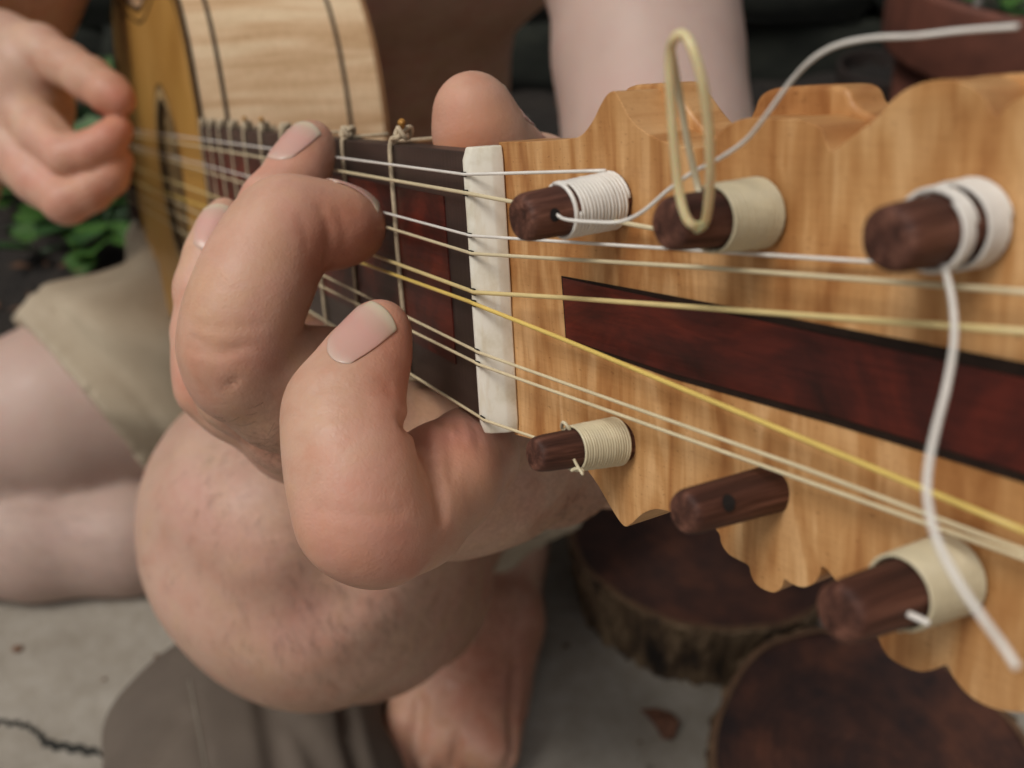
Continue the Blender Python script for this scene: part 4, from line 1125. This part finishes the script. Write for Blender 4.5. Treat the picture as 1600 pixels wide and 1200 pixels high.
# --- shorts
SH = None
def cloth_mat(name, col, col2):
    m = NT(name); co = m.coords(); wv = m.noise(m.coords((1400, 1400, 1400)), 1, 2, .6); b = m.noise(co, 18, 4)
    c = m.ramp(b, [(.3, col), (.7, col2)]); c = m.mix(c, m.ramp(wv, [(.3, (.82, .82, .82)), (.7, (1, 1, 1))]), .6, 'MULTIPLY'); m.bump(wv, .3, .0005)
    return m.out(c, .9, Specular_IOR_Level=.15)
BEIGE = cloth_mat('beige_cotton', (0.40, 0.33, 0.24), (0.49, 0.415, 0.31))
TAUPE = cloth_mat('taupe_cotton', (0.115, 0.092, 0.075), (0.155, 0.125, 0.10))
so = SDF((-.52, .34, -.02), (.14, 1.02, .30), .0045)
X0 = np.meshgrid(*so.ax, indexing='ij', sparse=True)
so.chain('s', [(Rh, .112), rp(400, 560, .90, 178), rp(230, 597, .84, 172), rp(100, 640, .81, 156), rp(20, 650, .80, 152)], .03)
so.chain('s', [(Rh, .11), (hip, .132), (Lh, .112)], .04)
wr = .0045 * np.sin((X0[0] * 42 + X0[1] * 60 + X0[2] * 90)) + .0026 * np.sin(X0[0] * 95 - X0[1] * 48 + X0[2] * 60 + 2 * np.sin(X0[1] * 31)) 
so.g['s'] = so.g['s'] + wr
so.chain('in', [(Rh, .09), rp(400, 560, .90, 150), rp(230, 600, .84, 145), rp(100, 643, .81, 126), rp(-60, 690, .80, 114)], .03)
# hem plane of the right leg: through two picture places and square to the thigh's section
ha, hb_ = V(62, 545, .80), V(236, 748, .79); hc = V(150, 620, .70)
hn = (hb_ - ha).cross(hc - ha).normalized(); 
if hn.dot(Rh - ha) < 0: hn = -hn
pl_ = -((X0[0] - ha.x) * hn.x + (X0[1] - ha.y) * hn.y + (X0[2] - ha.z) * hn.z)
seam = .0030 * np.exp(-((pl_ + .024) / .0035) ** 2) + .001 * np.exp(-((pl_ + .013) / .004) ** 2)
S1 = np.maximum(np.maximum(so.g['s'] + seam, pl_), -so.g.pop('in'))
# left leg of the shorts, slid back from the raised knee and hanging under the thigh
so.g['t'] = np.full(so.n, .05, dtype=np.float32)
so.chain('t', [(Lh, .112), W3(-.072, .62, .175, .108), W3(-.055, .52, .205, .108), W3(-.03, .47, .20, .09)], .04)
wr2 = .003 * np.sin(X0[0] * 70 + X0[2] * 80 + X0[1] * 20) 
pl2 = (.49 - X0[1]) * .93 + (X0[2] - .2) * .3
so.g['s'] = so.smin(S1, np.maximum(so.g.pop('t') + wr2, pl2), .02).astype(np.float32)
sv, sq = so.mesh('s'); del so
shorts = np_mesh('shorts', [(sv, sq)], BEIGE, person, 2); shorts.matrix_parent_inverse = PINV
# --- hair: short cap following the skull
hr = SDF((-.24, .54, .56), (.01, .84, .83), .005)
hr.chain('h', [W3(-.115, .715, .715, .092), W3(-.115, .67, .705, .082)], .02)
Xh = np.meshgrid(*hr.ax, indexing='ij', sparse=True)
hr.g['h'] = np.maximum(hr.g['h'] + .003 * np.sin(Xh[0] * 160 + 2 * np.sin(Xh[1] * 90)) + .002 * np.sin(Xh[1] * 210), (.655 - Xh[2]) - .5 * (Xh[1] - .66))
hv2, hq2 = hr.mesh('h'); hair = np_mesh('hair', [(hv2, hq2)], plain('dark_hair', (0.035, 0.02, 0.012), .6, .4, 300, .8, 900, .002), person, 1); hair.matrix_parent_inverse = PINV
for e in (-1, 1):
    bm = bmesh.new(); bmesh.ops.create_uvsphere(bm, u_segments=16, v_segments=10, radius=.0115); me = bpy.data.meshes.new('eye')
    for v in bm.verts: v.co += Vector((-.115 + e * .031, .592, .672))
    bm.to_mesh(me); bm.free(); me.materials.append(plain('eye', (0.5, 0.48, 0.45), .2, .1)); o = bpy.data.objects.new('eye', me); C.objects.link(o); o.parent = person; o.matrix_parent_inverse = PINV

# ============================================================ brown cloth in the foreground
cl = SDF((-.34, .10, -.004), (.0, .50, .17), .0032)
def cgp(px, py, z): return ground(px, py, z)
cl.chain('c', [(cgp(238, 1140, .065), .022), (cgp(330, 1085, .065), .024), (cgp(430, 1040, .05), .03), (cgp(560, 1040, .03), .03)], .03)
cl.chain('c', [(cgp(245, 1150, .06), .022), (cgp(255, 1290, .06), .03), (cgp(300, 1400, .05), .04)], .03)
cl.chain('c', [(cgp(330, 1110, .05), .040), (cgp(350, 1260, .05), .05), (cgp(400, 1400, .05), .05)], .03)
cl.chain('c', [(cgp(430, 1080, .04), .040), (cgp(470, 1230, .045), .045), (cgp(500, 1400, .04), .05)], .03)
cl.chain('c', [(cgp(520, 1090, .03), .024), (cgp(560, 1230, .03), .024), (cgp(600, 1400, .03), .03)], .02)
cvt, cqt = cl.mesh('c'); CT0 = BVHTree.FromPolygons([Vector(p) for p in cvt], [tuple(int(i) for i in x) for x in cqt])
for pts, amp, w in (([(414, 1070, .085), (425, 1130, .088), (440, 1220, .09), (455, 1300, .09)], .010, .006), ([(535, 1080, .06), (550, 1150, .06), (575, 1240, .06)], .009, .006), ([(440, 1110, .085), (480, 1160, .085), (520, 1230, .08)], .004, .006),
                    ([(300, 1065, .09), (313, 1130, .095), (325, 1200, .1), (335, 1260, .1)], .003, .0018), ([(240, 1175, .09), (280, 1125, .095)], .004, .007)):
    q_ = on_skin(CT0, [p[:2] for p in pts])
    if len(q_) > 1: cl.groove('c', q_, amp, w)
Xc = np.meshgrid(*cl.ax, indexing='ij', sparse=True)
cl.g['c'] = np.maximum(cl.g['c'], .0005 - Xc[2])
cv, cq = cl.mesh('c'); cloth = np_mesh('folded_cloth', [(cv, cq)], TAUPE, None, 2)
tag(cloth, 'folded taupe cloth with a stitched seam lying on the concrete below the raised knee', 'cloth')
st = catmull([cgp(296, 1062, .088), cgp(309, 1130, .094), cgp(321, 1200, .098), cgp(331, 1260, .10)], 8)
ct = BVHTree.FromPolygons([Vector(p) for p in cv], [tuple(int(i) for i in x) for x in cq])
pth = []
for q in st:
    h = ct.ray_cast(CAMP, (q - CAMP).normalized())
    if h[0] is not None: pth.append(h[0] + h[1] * .0003)
if len(pth) > 3:
    o = tube('stitching', pth, .0006, plain('thread', (0.22, 0.19, 0.15), .8, .1), cloth, None, 6);
